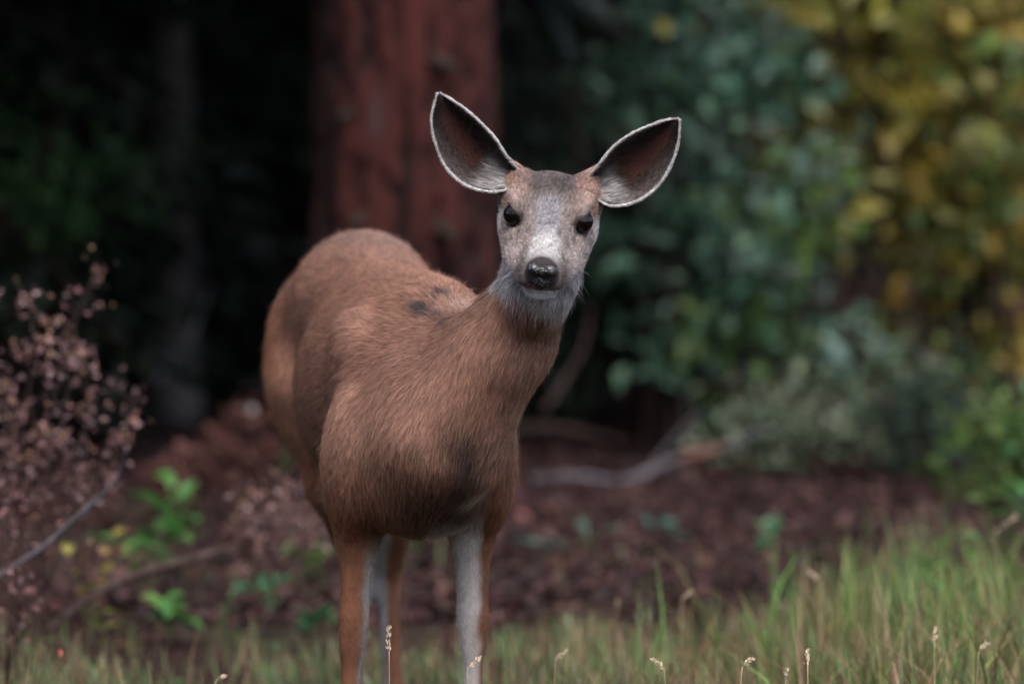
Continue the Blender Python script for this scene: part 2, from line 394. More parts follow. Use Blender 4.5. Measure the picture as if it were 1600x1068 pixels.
# ------------------------------------------------------------------ fallen branches
def branch(label, pts, rads, mat, cat='branch', name='fallen_branch', twigs=()):
    W_ = np.array([at(*p) for p in pts]); W_ = catmull_(W_, 5)
    r = np.interp(np.linspace(0, 1, len(W_)), np.linspace(0, 1, len(rads)), rads)
    r = r * (1 + .15 * np.sin(np.arange(len(W_)) * 1.7))
    o = W_[0].copy(); root = empty(name, tuple(o)); tag(root, label, cat)
    T = Tubes(); T.add(W_, r, 8); T.build('limb', mat, root, origin=o)
    for tw in twigs:
        P_ = np.array([at(*p) for p in tw]); T = Tubes(); T.add(catmull_(P_, 3), np.linspace(r.mean() * .6, .002, (len(tw) - 1) * 3 + 1), 6); T.build('twig', mat, root, origin=o)
    return root
def catmull_(p, k):
    p = np.asarray(p, float); n = len(p) - 1; t = np.linspace(0, 1, n * k + 1) * n; i = np.minimum(t.astype(int), n - 1); f = (t - i)[:, None]
    g_ = lambda q: p[np.clip(q, 0, n)]
    a, b, c, d = g_(i - 1), g_(i), g_(i + 1), g_(i + 2)
    return .5 * (2 * b + (c - a) * f + (2 * a - 5 * b + 4 * c - d) * f ** 2 + (3 * b - a - 3 * c + d) * f ** 3)
DIMWOOD = bark_mat('weathered_wood', ((.05, .048, .055), (.10, .096, .11), (.17, .165, .185)), (40, 40, 8))
PEELED = bark_mat('peeled_wood', ((.09, .045, .035), (.15, .075, .058), (.20, .11, .085)), (30, 30, 10))
br = branch('long grey dead branch lying bent across the needle litter right of the deer',
       [(770, 752, 11.75), (840, 747, 11.8), (905, 744, 11.85), (965, 752, 11.9), (1010, 738, 11.95), (1060, 716, 12.0), (1120, 702, 12.05), (1190, 672, 12.2), (1250, 650, 12.4)],
       [.006, .008, .011, .012, .012, .011, .010, .006, .003], DIMWOOD, twigs=[[(1010, 738, 11.95), (1040, 700, 12.05), (1095, 640, 12.2)]])
W_ = catmull_(np.array([at(*p) for p in [(1062, 715, 12.0), (1092, 708, 12.02), (1130, 699, 12.06)]]), 4)
T = Tubes(); T.add(W_, [.010] + [.0125] * 7 + [.008], 8); T.build('peeled_patch', PEELED, br, origin=np.array(br.location))
branch('dim fallen branch lying behind the long grey branch', [(790, 672, 12.9), (860, 668, 12.9), (930, 680, 13.0), (1010, 700, 13.1)], [.014, .016, .013, .006], TWIG)
branch('thin dark dead stick leaning beside the deer\'s neck', [(850, 640, 11.9), (885, 590, 12.0), (912, 540, 12.1), (925, 480, 12.2)], [.006, .007, .005, .002], TWIG, cat='stick', name='leaning_stick')
branch('bare grey stick slanting up through the pink dry shrub', [(-30, 915, 7.5), (60, 860, 7.45), (128, 800, 7.4), (182, 748, 7.35), (198, 700, 7.3)], [.005, .0055, .005, .004, .002], DIMWOOD, cat='stick', name='leaning_stick')
branch('brown stick lying low over the herbs left of the deer', [(70, 990, 7.9), (130, 940, 8.0), (205, 900, 8.1), (300, 872, 8.2), (380, 850, 8.3)], [.008, .011, .011, .009, .004], TWIG, cat='stick', name='leaning_stick', twigs=[[(205, 900, 8.1), (235, 880, 8.15), (250, 830, 8.2)]])
for i, (pts, rr) in enumerate((([(200, 560, 14), (330, 590, 14.2), (470, 600, 14.4)], .012), ([(240, 600, 13.3), (300, 520, 13.5), (330, 440, 13.7)], .008))):
    branch(('dim dead bough lying across the shade left of the deer', 'dim dead stick leaning on the grey trunk in the shade')[i], pts, [rr, rr, rr * .4], GREYWOOD)

# ------------------------------------------------------------------ litter of needles and dry leaves
g = np.random.default_rng(31); n = 30000
Y = g.uniform(8.6, 15.5, n); x = g.normal(0, .75, n) * (Y * .16 + .3); P = np.stack([x, Y, ground_z(x, Y) + g.uniform(.002, .03, n)], 1)
D = g.normal(0, 1, (n, 3)); D[:, 2] *= .35; N = np.array((0, 0, 1.0)) + g.normal(0, .45, (n, 3))
L = g.uniform(.02, .06, n); V, F = leaf_faces(P, D, N, L, L * g.uniform(.25, .8, n), .3)
pal = np.array(((.042, .017, .017), (.026, .011, .011), (.066, .029, .027), (.018, .010, .011), (.038, .025, .027), (.10, .054, .050)))
c = pal[g.integers(0, len(pal), n)] * g.uniform(.6, 1.3, (n, 1))
tag(mesh_np('leaf_litter', V, F, DRYM, smooth=False, colors=np.repeat(c, 5, 0)), 'reddish brown needles and dry leaves covering the forest floor', 'leaf litter', kind='stuff')

# ------------------------------------------------------------------ grass
def blades(n, gen, seed, hmin, hmax, wid, pal):
    g = np.random.default_rng(seed); x, Y, hs = gen(g, n); n = len(x)
    h = g.uniform(hmin, hmax, n) * hs; a = g.uniform(0, 2 * np.pi, n); lean = g.uniform(.05, .75, n) ** 1.3 * h
    d = np.stack([np.cos(a), np.sin(a), 0 * a], 1); s_ = np.stack([-np.sin(a + g.normal(0, .6, n)), np.cos(a), 0 * a], 1)
    b = np.stack([x, Y, ground_z(x, Y) - .01], 1); w = wid * g.uniform(.6, 1.3, n)
    rows = []
    for t, ww in ((0, .8), (.35, 1), (.7, .7)):
        c = b + d * (lean * t ** 1.9)[:, None] + np.array((0, 0, 1)) * (h * t)[:, None]
        rows += [c - s_ * (w * ww / 2)[:, None], c + s_ * (w * ww / 2)[:, None]]
    rows.append(b + d * (lean * 1.05)[:, None] + np.array((0, 0, 1)) * (h * (1 - .25 * (lean / h) ** 2))[:, None])
    V = np.stack(rows, 1).reshape(-1, 3); o = np.arange(n) * 7
    Q = np.concatenate([np.stack([o, o + 1, o + 3, o + 2], 1), np.stack([o + 2, o + 3, o + 5, o + 4], 1)]); T3 = np.stack([o + 4, o + 5, o + 6], 1)
    pal = np.array(pal); c = pal[g.integers(0, len(pal), n)] * g.uniform(.6, 1.35, (n, 1))
    return V, Q, T3, np.repeat(c, 7, 0)
def field(g, n):
    Y = g.uniform(6.35, 10.2, n * 3); x = g.uniform(-1, 1, n * 3) * (Y * .145 + .15)
    px = 800 + FPX * x / Y
    cl = fbm(np.stack([x, Y * .7, 0 * x], 1), 4.5, 5); 
    edge = 8.50 + .35 * np.sin(x * 3) + .35 * sstep(1150, 1500, px) - .2 * sstep(900, 1000, px) * sstep(1250, 1150, px)
    keep = (g.random(n * 3) < np.clip((edge - Y) * 2.2, 0.02, 1) * np.where(px > 1100, np.clip((cl - .36) * 5, .25, 1), np.clip((cl - .45) * 7, .10, 1)))
    keep &= ~((Y < 6.9) & (np.abs(x + .15) < .35) & (g.random(n * 3) < .5))
    x, Y, px = x[keep][:n], Y[keep][:n], px[keep][:n]
    hs = (.32 + .36 * sstep(1150, 1480, px) + .30 * (Y < 7.4)) * (.65 + .8 * fbm(np.stack([x, Y, 0 * x], 1), 7, 15))
    return x, Y, hs
GP = ((.10, .19, .06), (.13, .22, .085), (.08, .16, .06), (.17, .22, .12), (.20, .165, .085), (.22, .155, .09), (.10, .12, .065))
V1, Q1, T1, C1 = blades(14000, field, 1, .05, .25, .0060, GP)
V2, Q2, T2, C2 = blades(5200, field, 2, .16, .36, .0032, ((.22, .14, .085), (.16, .085, .06), (.25, .19, .11), (.12, .14, .05)))
def tallright(g, n):
    px = np.clip(g.normal(1480, 130, n), 1120, 1720); Y = g.uniform(7.4, 8.5, n); return gx(px, Y), Y, np.full(n, 1.0)
V3, Q3, T3_, C3 = blades(650, tallright, 3, .10, .33, .0055, ((.09, .20, .04), (.13, .24, .06), (.08, .15, .04), (.18, .19, .06)))
def nearright(g, n):
    px = np.clip(g.normal(1500, 190, n), 1000, 1800); Y = g.uniform(6.5, 7.5, n); return gx(px, Y), Y, np.full(n, 1.0)
V4, Q4, T4, C4 = blades(750, nearright, 4, .14, .35, .0045, ((.09, .20, .04), (.13, .24, .06), (.08, .15, .04), (.20, .19, .07), (.25, .18, .09), (.16, .09, .06)))
V3, Q3, T3_, C3 = np.concatenate([V3, V4]), np.concatenate([Q3, Q4 + len(V3)]), np.concatenate([T3_, T4 + len(V3)]), np.concatenate([C3, C4])
def around(g, n):
    Y = g.uniform(-1.0, 9.0, n * 3); x = g.uniform(-5.5, 5.5, n * 3); cl = fbm(np.stack([x, Y, 0 * x], 1), 1.3, 25)
    k = ((np.abs(x) > Y * .135 + .1) | (Y < 6.45)) & (g.random(n * 3) < np.clip((cl - .3) * 4, .15, 1)) & (np.hypot(x, Y) > .7) & (g.random(n * 3) < np.clip((8.9 - Y) * 1.5, 0, 1))
    x, Y = x[k][:n], Y[k][:n]; return x, Y, .30 + .5 * fbm(np.stack([x, Y, 0 * x], 1), 2, 35)
V5, Q5, T5, C5 = blades(15000, around, 5, .06, .30, .0060, GP)
V3, Q3, T3_, C3 = np.concatenate([V3, V5]), np.concatenate([Q3, Q5 + len(V3)]), np.concatenate([T3_, T5 + len(V3)]), np.concatenate([C3, C5])
V = np.concatenate([V1, V2, V3]); o2, o3 = len(V1), len(V1) + len(V2)
tag(mesh_np('grass', V, [np.concatenate([Q1, Q2 + o2, Q3 + o3]), np.concatenate([T1, T2 + o2, T3_ + o3])], GRASSM, smooth=False, colors=np.concatenate([C1, C2, C3])),
    'mixed green and straw coloured meadow grass around the deer\'s feet', 'grass', kind='stuff')

# seed stalks standing in focus
STRAW = NG('straw'); STRAW.base((.34, .25, .16)); STRAW.rough(.7, .2)
PALE = NG('seed_husk'); PALE.base((.52, .42, .31)); PALE.rough(.7, .2)
def stalk(label, px, py, Y, bend, group, head=.03, seed=0, z0=None):
    g = np.random.default_rng(seed); tip = at(px, py, Y); b = np.array((tip[0] - bend * .5, Y + g.uniform(-.05, .05), 0.0)); b[2] = float(ground_z(b[0], b[1]))
    root = empty('grass_stalk', tuple(b)); tag(root, label, 'grass stalk', group)
    tip = tip - b; t = np.linspace(0, 1, 10); path = np.stack([tip[0] * t ** 2, tip[1] * t, tip[2] * (1 - (1 - t) ** 1.25)], 1)
    T = Tubes(); T.add(path, np.linspace(.0012, .0006, 10), 5); T.build('stem', STRAW.m, root)
    n = 26; q = g.uniform(0, 1, n); dirv = unit(path[-1] - path[-2]); 
    if bend: dirv = unit(dirv + np.array((np.sign(bend) * .9, 0, -.2)))
    P = tip + dirv * (q * head)[:, None] + g.normal(0, .0012, (n, 3)); D = dirv + g.normal(0, .35, (n, 3)); V, F = leaf_faces(P, D, g.normal(0, 1, (n, 3)), np.full(n, .0075), np.full(n, .0030), .4)
    mesh_np('seed_head', V, F, PALE.m, root, smooth=False)
for i, (px, py, Y, bd, hd) in enumerate(((608, 1015, 6.05, 0, .035), (731, 1042, 6.1, .01, .022), (1160, 1040, 6.05, .02, .018), (1262, 1038, 6.0, 0, .022), (1228, 1058, 6.0, 0, .012), (1037, 1042, 6.1, -.02, .02), (868, 1030, 6.4, .01, .02), (1066, 935, 7.4, .01, .02), (1280, 905, 7.6, -.02, .025), (1556, 830, 7.8, .01, .05), (965, 950, 7.6, .0, .02), (340, 1060, 6.2, .1, .01), (1460, 1000, 6.4, 0, .02), (1530, 1015, 6.3, .01, .015))):
    stalk('thin dry grass stalk with a pale seed head standing above the turf', px, py, Y, bd, 'dry seed stalks in the grass', hd, i)

# ------------------------------------------------------------------ dry pinkish shrubs at left
def dry_shrub(label, base, tips, seed, nper, csz=.014, pal=((.19, .095, .095), (.25, .145, .14), (.13, .065, .065), (.22, .13, .085), (.29, .20, .205)), dY=0.0):
    g = np.random.default_rng(seed); tips = [(x_, y_, Y_ + dY) for x_, y_, Y_ in tips]; b = at(base[0], base[1], base[2] + dY); b[2] = float(ground_z(b[0], b[1])); root = empty('dry_shrub', tuple(b)); tag(root, label, 'shrub')
    T = Tubes(); PP = []
    for tp in tips:
        e = at(*tp) - b; t = np.linspace(0, 1, 9)[:, None]; s0 = g.normal(0, .03, 3) * (1, 1, 0)
        path = s0 + (e - s0) * np.concatenate([t ** 1.35, t ** 1.1, t ** .85], 1) + g.normal(0, .008, (9, 3)) * t
        T.add(path, np.linspace(.004, .0012, 9), 5)
        for j in range(19):
            q = g.uniform(.25, 1.0) ** .6; p0 = np.array([np.interp(q * 8, range(9), path[:, i]) for i in range(3)])
            d = unit(g.normal(0, 1, 3) + (0, 0, .7)) * g.uniform(.02, .085); T.add([p0, p0 + d * .55, p0 + d], [.0016, .0012, .0006], 4)
            m_ = int(g.integers(nper // 2, nper)); PP.append(p0 + d * g.uniform(.4, 1.05, (m_, 1)) + g.normal(0, .013, (m_, 3)))
        m_ = nper * 2; PP.append(path[-1] + g.normal(0, .018, (m_, 3)) * (1, 1, 1.6))
    P = np.concatenate(PP); n = len(P); L = csz * g.uniform(.6, 1.6, n)
    V, F = leaf_faces(P, g.normal(0, 1, (n, 3)), g.normal(0, 1, (n, 3)) + (0, -.4, .6), L, L * g.uniform(.5, .9, n), .5)
    pal = np.array(pal); T.build('stems', TWIG, root)['kind'] = 'stuff'; f = mesh_np('seed_clusters', V, F, DRYM, root, smooth=False, colors=np.repeat(pal[g.integers(0, len(pal), n)] * g.uniform(.6, 1.3, (n, 1)), 5, 0)); f['kind'] = 'stuff'
dry_shrub('tall dry shrub with dusty pink seed clusters beside the bare grey stick', (40, 1060, 7.25), [(150, 432, 7.3), (56, 482, 7.2), (212, 615, 7.35), (10, 575, 7.2), (115, 540, 7.1), (-50, 520, 7.3), (140, 640, 7.25), (10, 640, 7.15)], 1, 7, dY=.55)
dry_shrub('low dry shrub with brownish pink tufts at the left grass edge', (10, 1090, 7.0), [(15, 760, 7.0), (-20, 820, 7.0), (35, 930, 6.9)], 2, 4, .012, ((.10, .045, .047), (.15, .075, .075), (.20, .12, .12)), dY=.3)
dry_shrub('wispy dry shrub with pale pink tufts just behind the deer\'s flank', (430, 950, 8.4), [(472, 768, 8.4), (405, 775, 8.3), (445, 800, 8.3), (375, 820, 8.4), (485, 830, 8.5)], 3, 7, .013)
dry_shrub('small dry shrub with reddish leaves in the shade behind the herbs', (330, 830, 10.6), [(350, 690, 10.6), (392, 648, 10.7), (300, 715, 10.6), (420, 705, 10.7), (255, 740, 10.5)], 4, 7, .024, ((.10, .036, .030), (.06, .025, .023), (.15, .075, .065)))

# ------------------------------------------------------------------ green herbs, leaf by leaf
def leaf_mesh(name, L, Wd, col, seed):
    t = np.linspace(0, 1, 7); w = np.sin(np.pi * t ** .8) ** .9 * Wd / 2; w[0] = w[-1] = Wd * .02
    z = .22 * L * np.sin(t * 2.2) - .10 * L * t; V = []
    for i in range(7):
        V += [(-w[i], t[i] * L, z[i] + w[i] * .35), (0, t[i] * L, z[i]), (w[i], t[i] * L, z[i] + w[i] * .35)]
    I = np.arange(21).reshape(7, 3); F = np.stack([I[:-1, :-1], I[:-1, 1:], I[1:, 1:], I[1:, :-1]], -1).reshape(-1, 4)
    return mesh_np(name, np.array(V), F, LEAF, colors=np.tile(np.array(col), (21, 1)), link=False)
LEAVES = {k: [leaf_mesh('leaf', l, w, c, 0) for l, w, c in v] for k, v in {
    'green': ((.055, .032, (.05, .15, .035)), (.07, .042, (.065, .18, .045)), (.045, .028, (.10, .19, .05))),
    'dark': ((.05, .032, (.025, .085, .035)), (.06, .036, (.035, .10, .045)), (.04, .026, (.05, .12, .05))),
    'yellow': ((.045, .028, (.20, .17, .04)), (.05, .03, (.13, .15, .04)), (.04, .024, (.24, .15, .05))),
    'teal': ((.05, .03, (.05, .11, .085)), (.04, .025, (.07, .13, .10)), (.045, .028, (.04, .09, .07)))}.items()}
STEMG = NG('herb_stem'); STEMG.base((.07, .075, .03)); STEMG.rough(.6, .3)
def herb(label, px, Y, h, nl, kind, seed, rad=.10, sc=1.0):
    g = random.Random(seed); p = gp(px, Y); root = empty('leafy_herb', tuple(p)); tag(root, label, 'herb')
    T = Tubes(); ns = max(2, nl // 4); ends = []
    for k in range(ns):
        a = g.uniform(0, 6.28); e = np.array((math.cos(a) * rad * g.uniform(.3, 1), math.sin(a) * rad * g.uniform(.3, 1), h * g.uniform(.6, 1.05)))
        path = np.array([(0, 0, -.01), e * (.3, .3, .55), e]); path = catmull_(path, 4); T.add(path, np.linspace(.0028, .0012, len(path)), 5); ends.append(path)
    T.build('stem', STEMG.m, root)
    for i in range(nl):
        path = ends[i % ns]; q = path[-1 - (i // ns) * 2 % 6]
        inst('leaf', g.choice(LEAVES[kind]), root, tuple(q), (g.uniform(-.35, .6), g.uniform(-.4, .4), g.uniform(0, 6.28)), (sc * g.uniform(.75, 1.25),) * 3)
for i, (lab, px, Y, h, nl, kd, rad, sc) in enumerate((
    ('bright green broad leaved herb below the bare grey stick', 225, 8.9, .24, 16, 'green', .10, 1.25),
    ('green herb with upright leaves right of the bare stick', 290, 9.3, .27, 14, 'green', .09, 1.25),
    ('low green herb in front of the brown lying stick', 268, 8.3, .11, 14, 'green', .09, 1.15),
    ('yellowing herb tucked behind the tall dry shrub', 135, 8.4, .24, 12, 'yellow', .09, 1.0),
    ('pale yellow herb at the foot of the tall dry shrub', 175, 8.0, .14, 9, 'yellow', .08, .9),
    ('green herb growing right behind the deer\'s foreleg', 485, 9.4, .12, 14, 'green', .10, 1.1),
    ('green herb seen between the deer\'s legs', 645, 9.6, .13, 12, 'green', .08, 1.2),
    ('dark green herb beside the wispy pink shrub', 430, 8.9, .07, 10, 'dark', .10, 1.1),
    ('bluish green herb on the litter right of the deer\'s leg', 850, 9.6, .10, 9, 'teal', .09, 1.1),
    ('small bluish herb lying on the litter below the grey branch', 925, 9.9, .08, 8, 'teal', .08, 1.0),
    ('bluish green herb alone in the middle of the litter', 1070, 10.2, .07, 8, 'teal', .10, 1.1),
    ('dark herb at the edge of the litter and the meadow', 1200, 9.6, .08, 8, 'dark', .08, 1.1),
    ('herb with broad pointed leaves among the tall right blades', 1445, 8.3, .21, 10, 'green', .05, 1.0),
    ('bright green herb at the far right behind the tall blades', 1575, 9.2, .24, 12, 'green', .09, 1.2),
    ('low green herb in the turf left of the deer\'s legs', 470, 8.2, .08, 9, 'dark', .08, 1.0),
    ('tiny green herb at the rear of the tall dry shrub', 440, 11.0, .22, 4, 'green', .03, .9),
    ('green herb in the tall grass before the far right bush', 1510, 8.6, .22, 9, 'green', .07, .9))):
    herb(lab, px, Y, h, nl, kd, 40 + i, rad, sc)
# single fallen leaves that catch the eye
def fallen_leaf(label, px, py, Y, col, L, rot):
    m_ = leaf_mesh('fallen_leaf', L, L * .6, col, 0); o = inst('fallen_leaf', m_, None, tuple(at(px, py, Y)), rot); tag(o, label, 'leaf')
fallen_leaf('orange red leaf caught in the grass by the dry shrub', 93, 1026, 6.7, (.30, .07, .035), .016, (.9, .3, .5))
fallen_leaf('small orange leaf caught among the tall right blades', 1346, 988, 6.9, (.42, .12, .05), .012, (1.0, .2, 1.5))
fallen_leaf('pale pinkish dry leaf lying on the litter behind the grass', 868, 806, 11.0, (.42, .20, .17), .06, (.5, .2, 1.3))
fallen_leaf('dull pink dry leaf on the litter beside the deer\'s leg', 822, 818, 10.8, (.33, .14, .12), .055, (.5, -.2, .3))
fallen_leaf('whitish leaf hanging on the red leaved dry shrub', 392, 648, 10.6, (.13, .14, .14), .035, (.9, .2, .3))
# ------------------------------------------------------------------ the deer
def surface_nets(D, xs, ys, zs):
    s = D < 0
    c = np.zeros(tuple(n - 1 for n in D.shape), dtype=np.int8)
    for dx in (0, 1):
        for dy in (0, 1):
            for dz in (0, 1):
                c += s[dx:D.shape[0] - 1 + dx, dy:D.shape[1] - 1 + dy, dz:D.shape[2] - 1 + dz]
    act = (c > 0) & (c < 8)
    I = np.argwhere(act)
    idm = np.full(act.shape, -1, dtype=np.int64); idm[act] = np.arange(len(I))
    ax = (xs, ys, zs)
    acc = np.zeros((len(I), 3)); cnt = np.zeros(len(I))
    corners = [(a, b, d) for a in (0, 1) for b in (0, 1) for d in (0, 1)]
    val, pos = {}, {}
    for q in corners:
        J = I + np.array(q)
        val[q] = D[J[:, 0], J[:, 1], J[:, 2]]
        pos[q] = np.stack([ax[k][J[:, k]] for k in range(3)], 1)
    for q in corners:
        for k in range(3):
            if q[k] == 0:
                q2 = tuple(1 if m == k else q[m] for m in range(3))
                a, b = val[q], val[q2]
                m = (a < 0) != (b < 0)
                t = np.where(m, a / np.where(a - b == 0, 1, a - b), 0)
                acc[m] += (pos[q] + (pos[q2] - pos[q]) * t[:, None])[m]; cnt[m] += 1
    V = acc / cnt[:, None]
    F = []
    for k in range(3):
        sl0 = [slice(None)] * 3; sl1 = [slice(None)] * 3
        sl0[k] = slice(0, -1); sl1[k] = slice(1, None)
        a, b = s[tuple(sl0)], s[tuple(sl1)]
        E = np.argwhere(a != b)
        i, j = [m for m in range(3) if m != k]
        E = E[(E[:, i] > 0) & (E[:, j] > 0) & (E[:, i] < D.shape[i] - 1) & (E[:, j] < D.shape[j] - 1)]
        ins = a[E[:, 0], E[:, 1], E[:, 2]]
        qd = []
        for di, dj in ((-1, -1), (0, -1), (0, 0), (-1, 0)):
            J = E.copy(); J[:, i] += di; J[:, j] += dj
            qd.append(idm[J[:, 0], J[:, 1], J[:, 2]])
        Q = np.stack(qd, 1)
        flip = ~ins if k != 1 else ins
        Q[flip] = Q[flip][:, ::-1]
        F.append(Q)
    return V, np.concatenate(F)
def lap_smooth(V, F, it=3, lam=.5):
    e = np.concatenate([F[:, [i, (i + 1) % F.shape[1]]] for i in range(F.shape[1])])
    n = np.bincount(e[:, 0], minlength=len(V)) + np.bincount(e[:, 1], minlength=len(V))
    for _ in range(it):
        A = np.zeros_like(V)
        for k in range(3):
            A[:, k] = np.bincount(e[:, 0], V[e[:, 1], k], len(V)) + np.bincount(e[:, 1], V[e[:, 0], k], len(V))
        V = V + lam * (A / np.maximum(n, 1)[:, None] - V)
    return V
def face_normals_to_verts(V, F):
    n = np.cross(V[F[:, 2]] - V[F[:, 0]], V[F[:, 3 % F.shape[1]]] - V[F[:, 1]]) if F.shape[1] == 4 else np.cross(V[F[:, 1]] - V[F[:, 0]], V[F[:, 2]] - V[F[:, 0]])
    N = np.zeros_like(V)
    for i in range(F.shape[1]):
        for k in range(3): N[:, k] += np.bincount(F[:, i], n[:, k], len(V))
    return N / np.maximum(np.linalg.norm(N, axis=1), 1e-12)[:, None]

# body frame: s forward along the trunk, l towards the deer's left, z up
BO = np.array((-0.212, 6.6, 0.0))
BU = np.array((0.161, -0.987, 0)); BV = np.array((0.987, 0.161, 0)); BZ = np.array((0, 0, 1.0))
def B(s, l, z): return BO + BU * s + BV * l + BZ * z
def bl(P): Q = P - BO; return Q @ BU, Q @ BV, Q[:, 2]
# head frame: f along the muzzle, r image-right, u out of the forehead
HO = at(857, 338, 5.93)
HF = unit((-0.066, -math.cos(math.radians(27)), -math.sin(math.radians(27))))
HR = np.array((math.cos(math.radians(5.5)), 0, -math.sin(math.radians(5.5)))); HR = unit(HR - HF * (HR @ HF))
HU = np.cross(HF, HR)
HS = 1.0
def H(f, r, u): return HO + (HF * f + HR * r + HU * u) * HS
def hl(P): Q = (P - HO) / HS; return Q @ HF, Q @ HR, Q @ HU

PR = []     # (kind, centre/a, b/axes, radii, smooth k, flow, hair length, sign)
def ell(c, r, frame, k=.05, flow=(0, 0, -1), hl_=.02, sub=False):
    PR.append(('e', np.asarray(c, float), np.stack(frame), np.asarray(r, float), k, np.asarray(flow, float), hl_, sub))
def con(a, b, ra, rb, k=.03, flow=None, hl_=.012):
    a, b = np.asarray(a, float), np.asarray(b, float)
    PR.append(('c', a, b, (ra, rb), k, unit(b - a) if flow is None else np.asarray(flow, float), hl_, False))
def rot_frame(fr, axis, deg):
    """rotate the frame about its axis-th vector"""
    f = [np.array(v) for v in fr]; i, j = [m for m in range(3) if m != axis]
    c, s = math.cos(math.radians(deg)), math.sin(math.radians(deg))
    a, b = f[i], f[j]
    f[i] = a * c + b * s; f[j] = -a * s + b * c
    return f
BF = [BU, BV, BZ]
back = -BU * .9 - BZ * .45
# trunk
ell(B(.08, .012, .700), (.40, .145, .190), BF, .05, back, .022)
ell(B(-.04, .002, .69), (.27, .158, .195), BF, .035, back, .020)
ell(B(-.33, -.005, .805), (.20, .132, .150), BF, .06, -BU - BZ * .3, .022)
ell(B(-.16, .01, .82), (.30, .080, .10), BF, .06, -BU, .022)
for sg in (-1, 1):
    ell(B(-.41, -.008 + sg * .082, .712), (.130, .082, .165), rot_frame(BF, 1, 12), .024, -BU * .35 - BZ, .02)          # haunch
    ell(B(.26, .020 + sg * .080, .700), (.100, .058, .150), rot_frame(rot_frame(BF, 1, 14), 0, -sg * 14), .030, -BU * .75 - BZ * .6, .022)               # shoulder blade
    ell(B(.345, .005 + sg * .106, .605), (.085, .052, .125), rot_frame(BF, 1, -8), .032, -BU * .3 - BZ * .9, .018)             # upper arm
ell(B(.22, .045, .800), (.17, .066, .096), BF, .055, back, .024)                                                 # withers
ell(B(.40, .004, .640), (.135, .110, .140), BF, .05, -BZ * .9 - BU * .2, .020)                                         # breast
ell(B(.36, .005, .555), (.14, .075, .065), BF, .05, -BZ * .4 - BU * .8, .026)                                           # brisket
# neck
N0, N1, N2 = at(708, 618, 6.17), at(796, 528, 6.07), at(848, 420, 6.00)
con(N2, N1, .049, .064, .05, None, .016)
con(N1, N0, .064, .102, .05, None, .018)
con(at(766, 572, 6.05), at(700, 690, 6.10), .060, .095, .05, (-.3, 0, -1), .020)
con(at(752, 560, 6.16), at(690, 525, 6.32), .062, .068, .05, back, .020)
# forelegs
for sg, dn, fw in ((-1, -.113, 0), (1, .092, .01)):
    l0 = sg * .094
    m_ = (l0 + dn) / 2
    con(B(.33, l0, .60), B(.325, l0, .47), .046, .033, .03, -BZ, .012)
    con(B(.325, l0, .47), B(.335 + fw, m_, .335), .031, .0225, .02, -BZ, .009)
    con(B(.335 + fw, m_, .35), B(.335 + fw, m_ * .7 + dn * .3, .30), .0235, .0215, .015, -BZ, .007)
    con(B(.335 + fw, m_ * .7 + dn * .3, .30), B(.335 + fw, dn, .11), .0175, .0155, .015, -BZ, .006)
    con(B(.335 + fw, dn, .11), B(.365 + fw, dn, .045), .020, .019, .012, -BZ, .006)
# hind legs
for sg, hx, hd in ((-1, .002, -.012), (1, .055, .062)):
    l1 = -.01 + sg * .075
    con(B(-.33, l1, .68), B(-.33, l1 * .6 + hx * .4, .50), .085, .054, .04, -BZ, .014)
    con(B(-.33, l1 * .6 + hx * .4, .50), B(-.45, hx, .33), .052, .027, .03, -BZ, .01)
    con(B(-.455, hx, .335), B(-.455, hx, .29), .026, .024, .015, -BZ, .007)
    con(B(-.45, hx, .29), B(-.42, hd, .11), .0205, .018, .015, -BZ, .006)
    con(B(-.42, hd, .11), B(-.39, hd, .045), .021, .019, .012, -BZ, .006)
# tail
con(B(-.52, -.01, .88), B(-.585, -.01, .80), .026, .022, .03, -BZ, .025)
con(B(-.585, -.01, .80), B(-.60, -.01, .70), .022, .012, .02, -BZ, .03)
# head
HFR = [HF, HR, HU]
nb = -HF
ell(H(-.050, 0, -.012), (.075, .066, .048), HFR, .02, nb, .009)
ell(H(-.03, 0, .004), (.055, .046, .030), HFR, .02, nb, .009)
con(H(-.02, 0, -.008), H(.10, 0, -.010), .042, .032, .02, nb, .006)
ell(H(.120, 0, -.018), (.034, .035, .036), HFR, .015, nb, .004)
for sg in (-1, 1):
    ell(H(-.014, sg * .050, .0225), (.030, .018, .010), rot_frame(rot_frame(HFR, 2, -sg * 12), 0, sg * 14), .012, nb, .006)       # brow
    con(H(-.055, sg * .041, -.045), H(.065, sg * .034, -.045), .037, .027, .025, nb, .008)         # jaw and cheek
    ell(H(.030, sg * .046, -.030), (.026, .012, .012), HFR, .012, nb, .006)               # under the eye
    ell(H(.088, sg * .035, -.036), (.036, .018, .023), HFR, .014, nb, .006)              # cheek pad
    ell(H(.122, sg * .024, -.032), (.027, .018, .020), HFR, .010, nb, .004)              # upper lip
    ell(H(-.075, sg * .052, -.004), (.03, .028, .026), HFR, .02, nb, .010)                  # ear roots
con(H(-.05, 0, -.080), H(.085, 0, -.064), .036, .022, .02, nb, .010)
ell(H(.117, 0, -.062), (.026, .026, .017), HFR, .012, nb, .005)
con(H(-.080, 0, -.055), N2, .048, .050, .03, -HF * .3 - BZ, .018)
con(H(-.07, 0, -.085), at(840, 470, 5.99), .040, .044, .03, -BZ, .024)
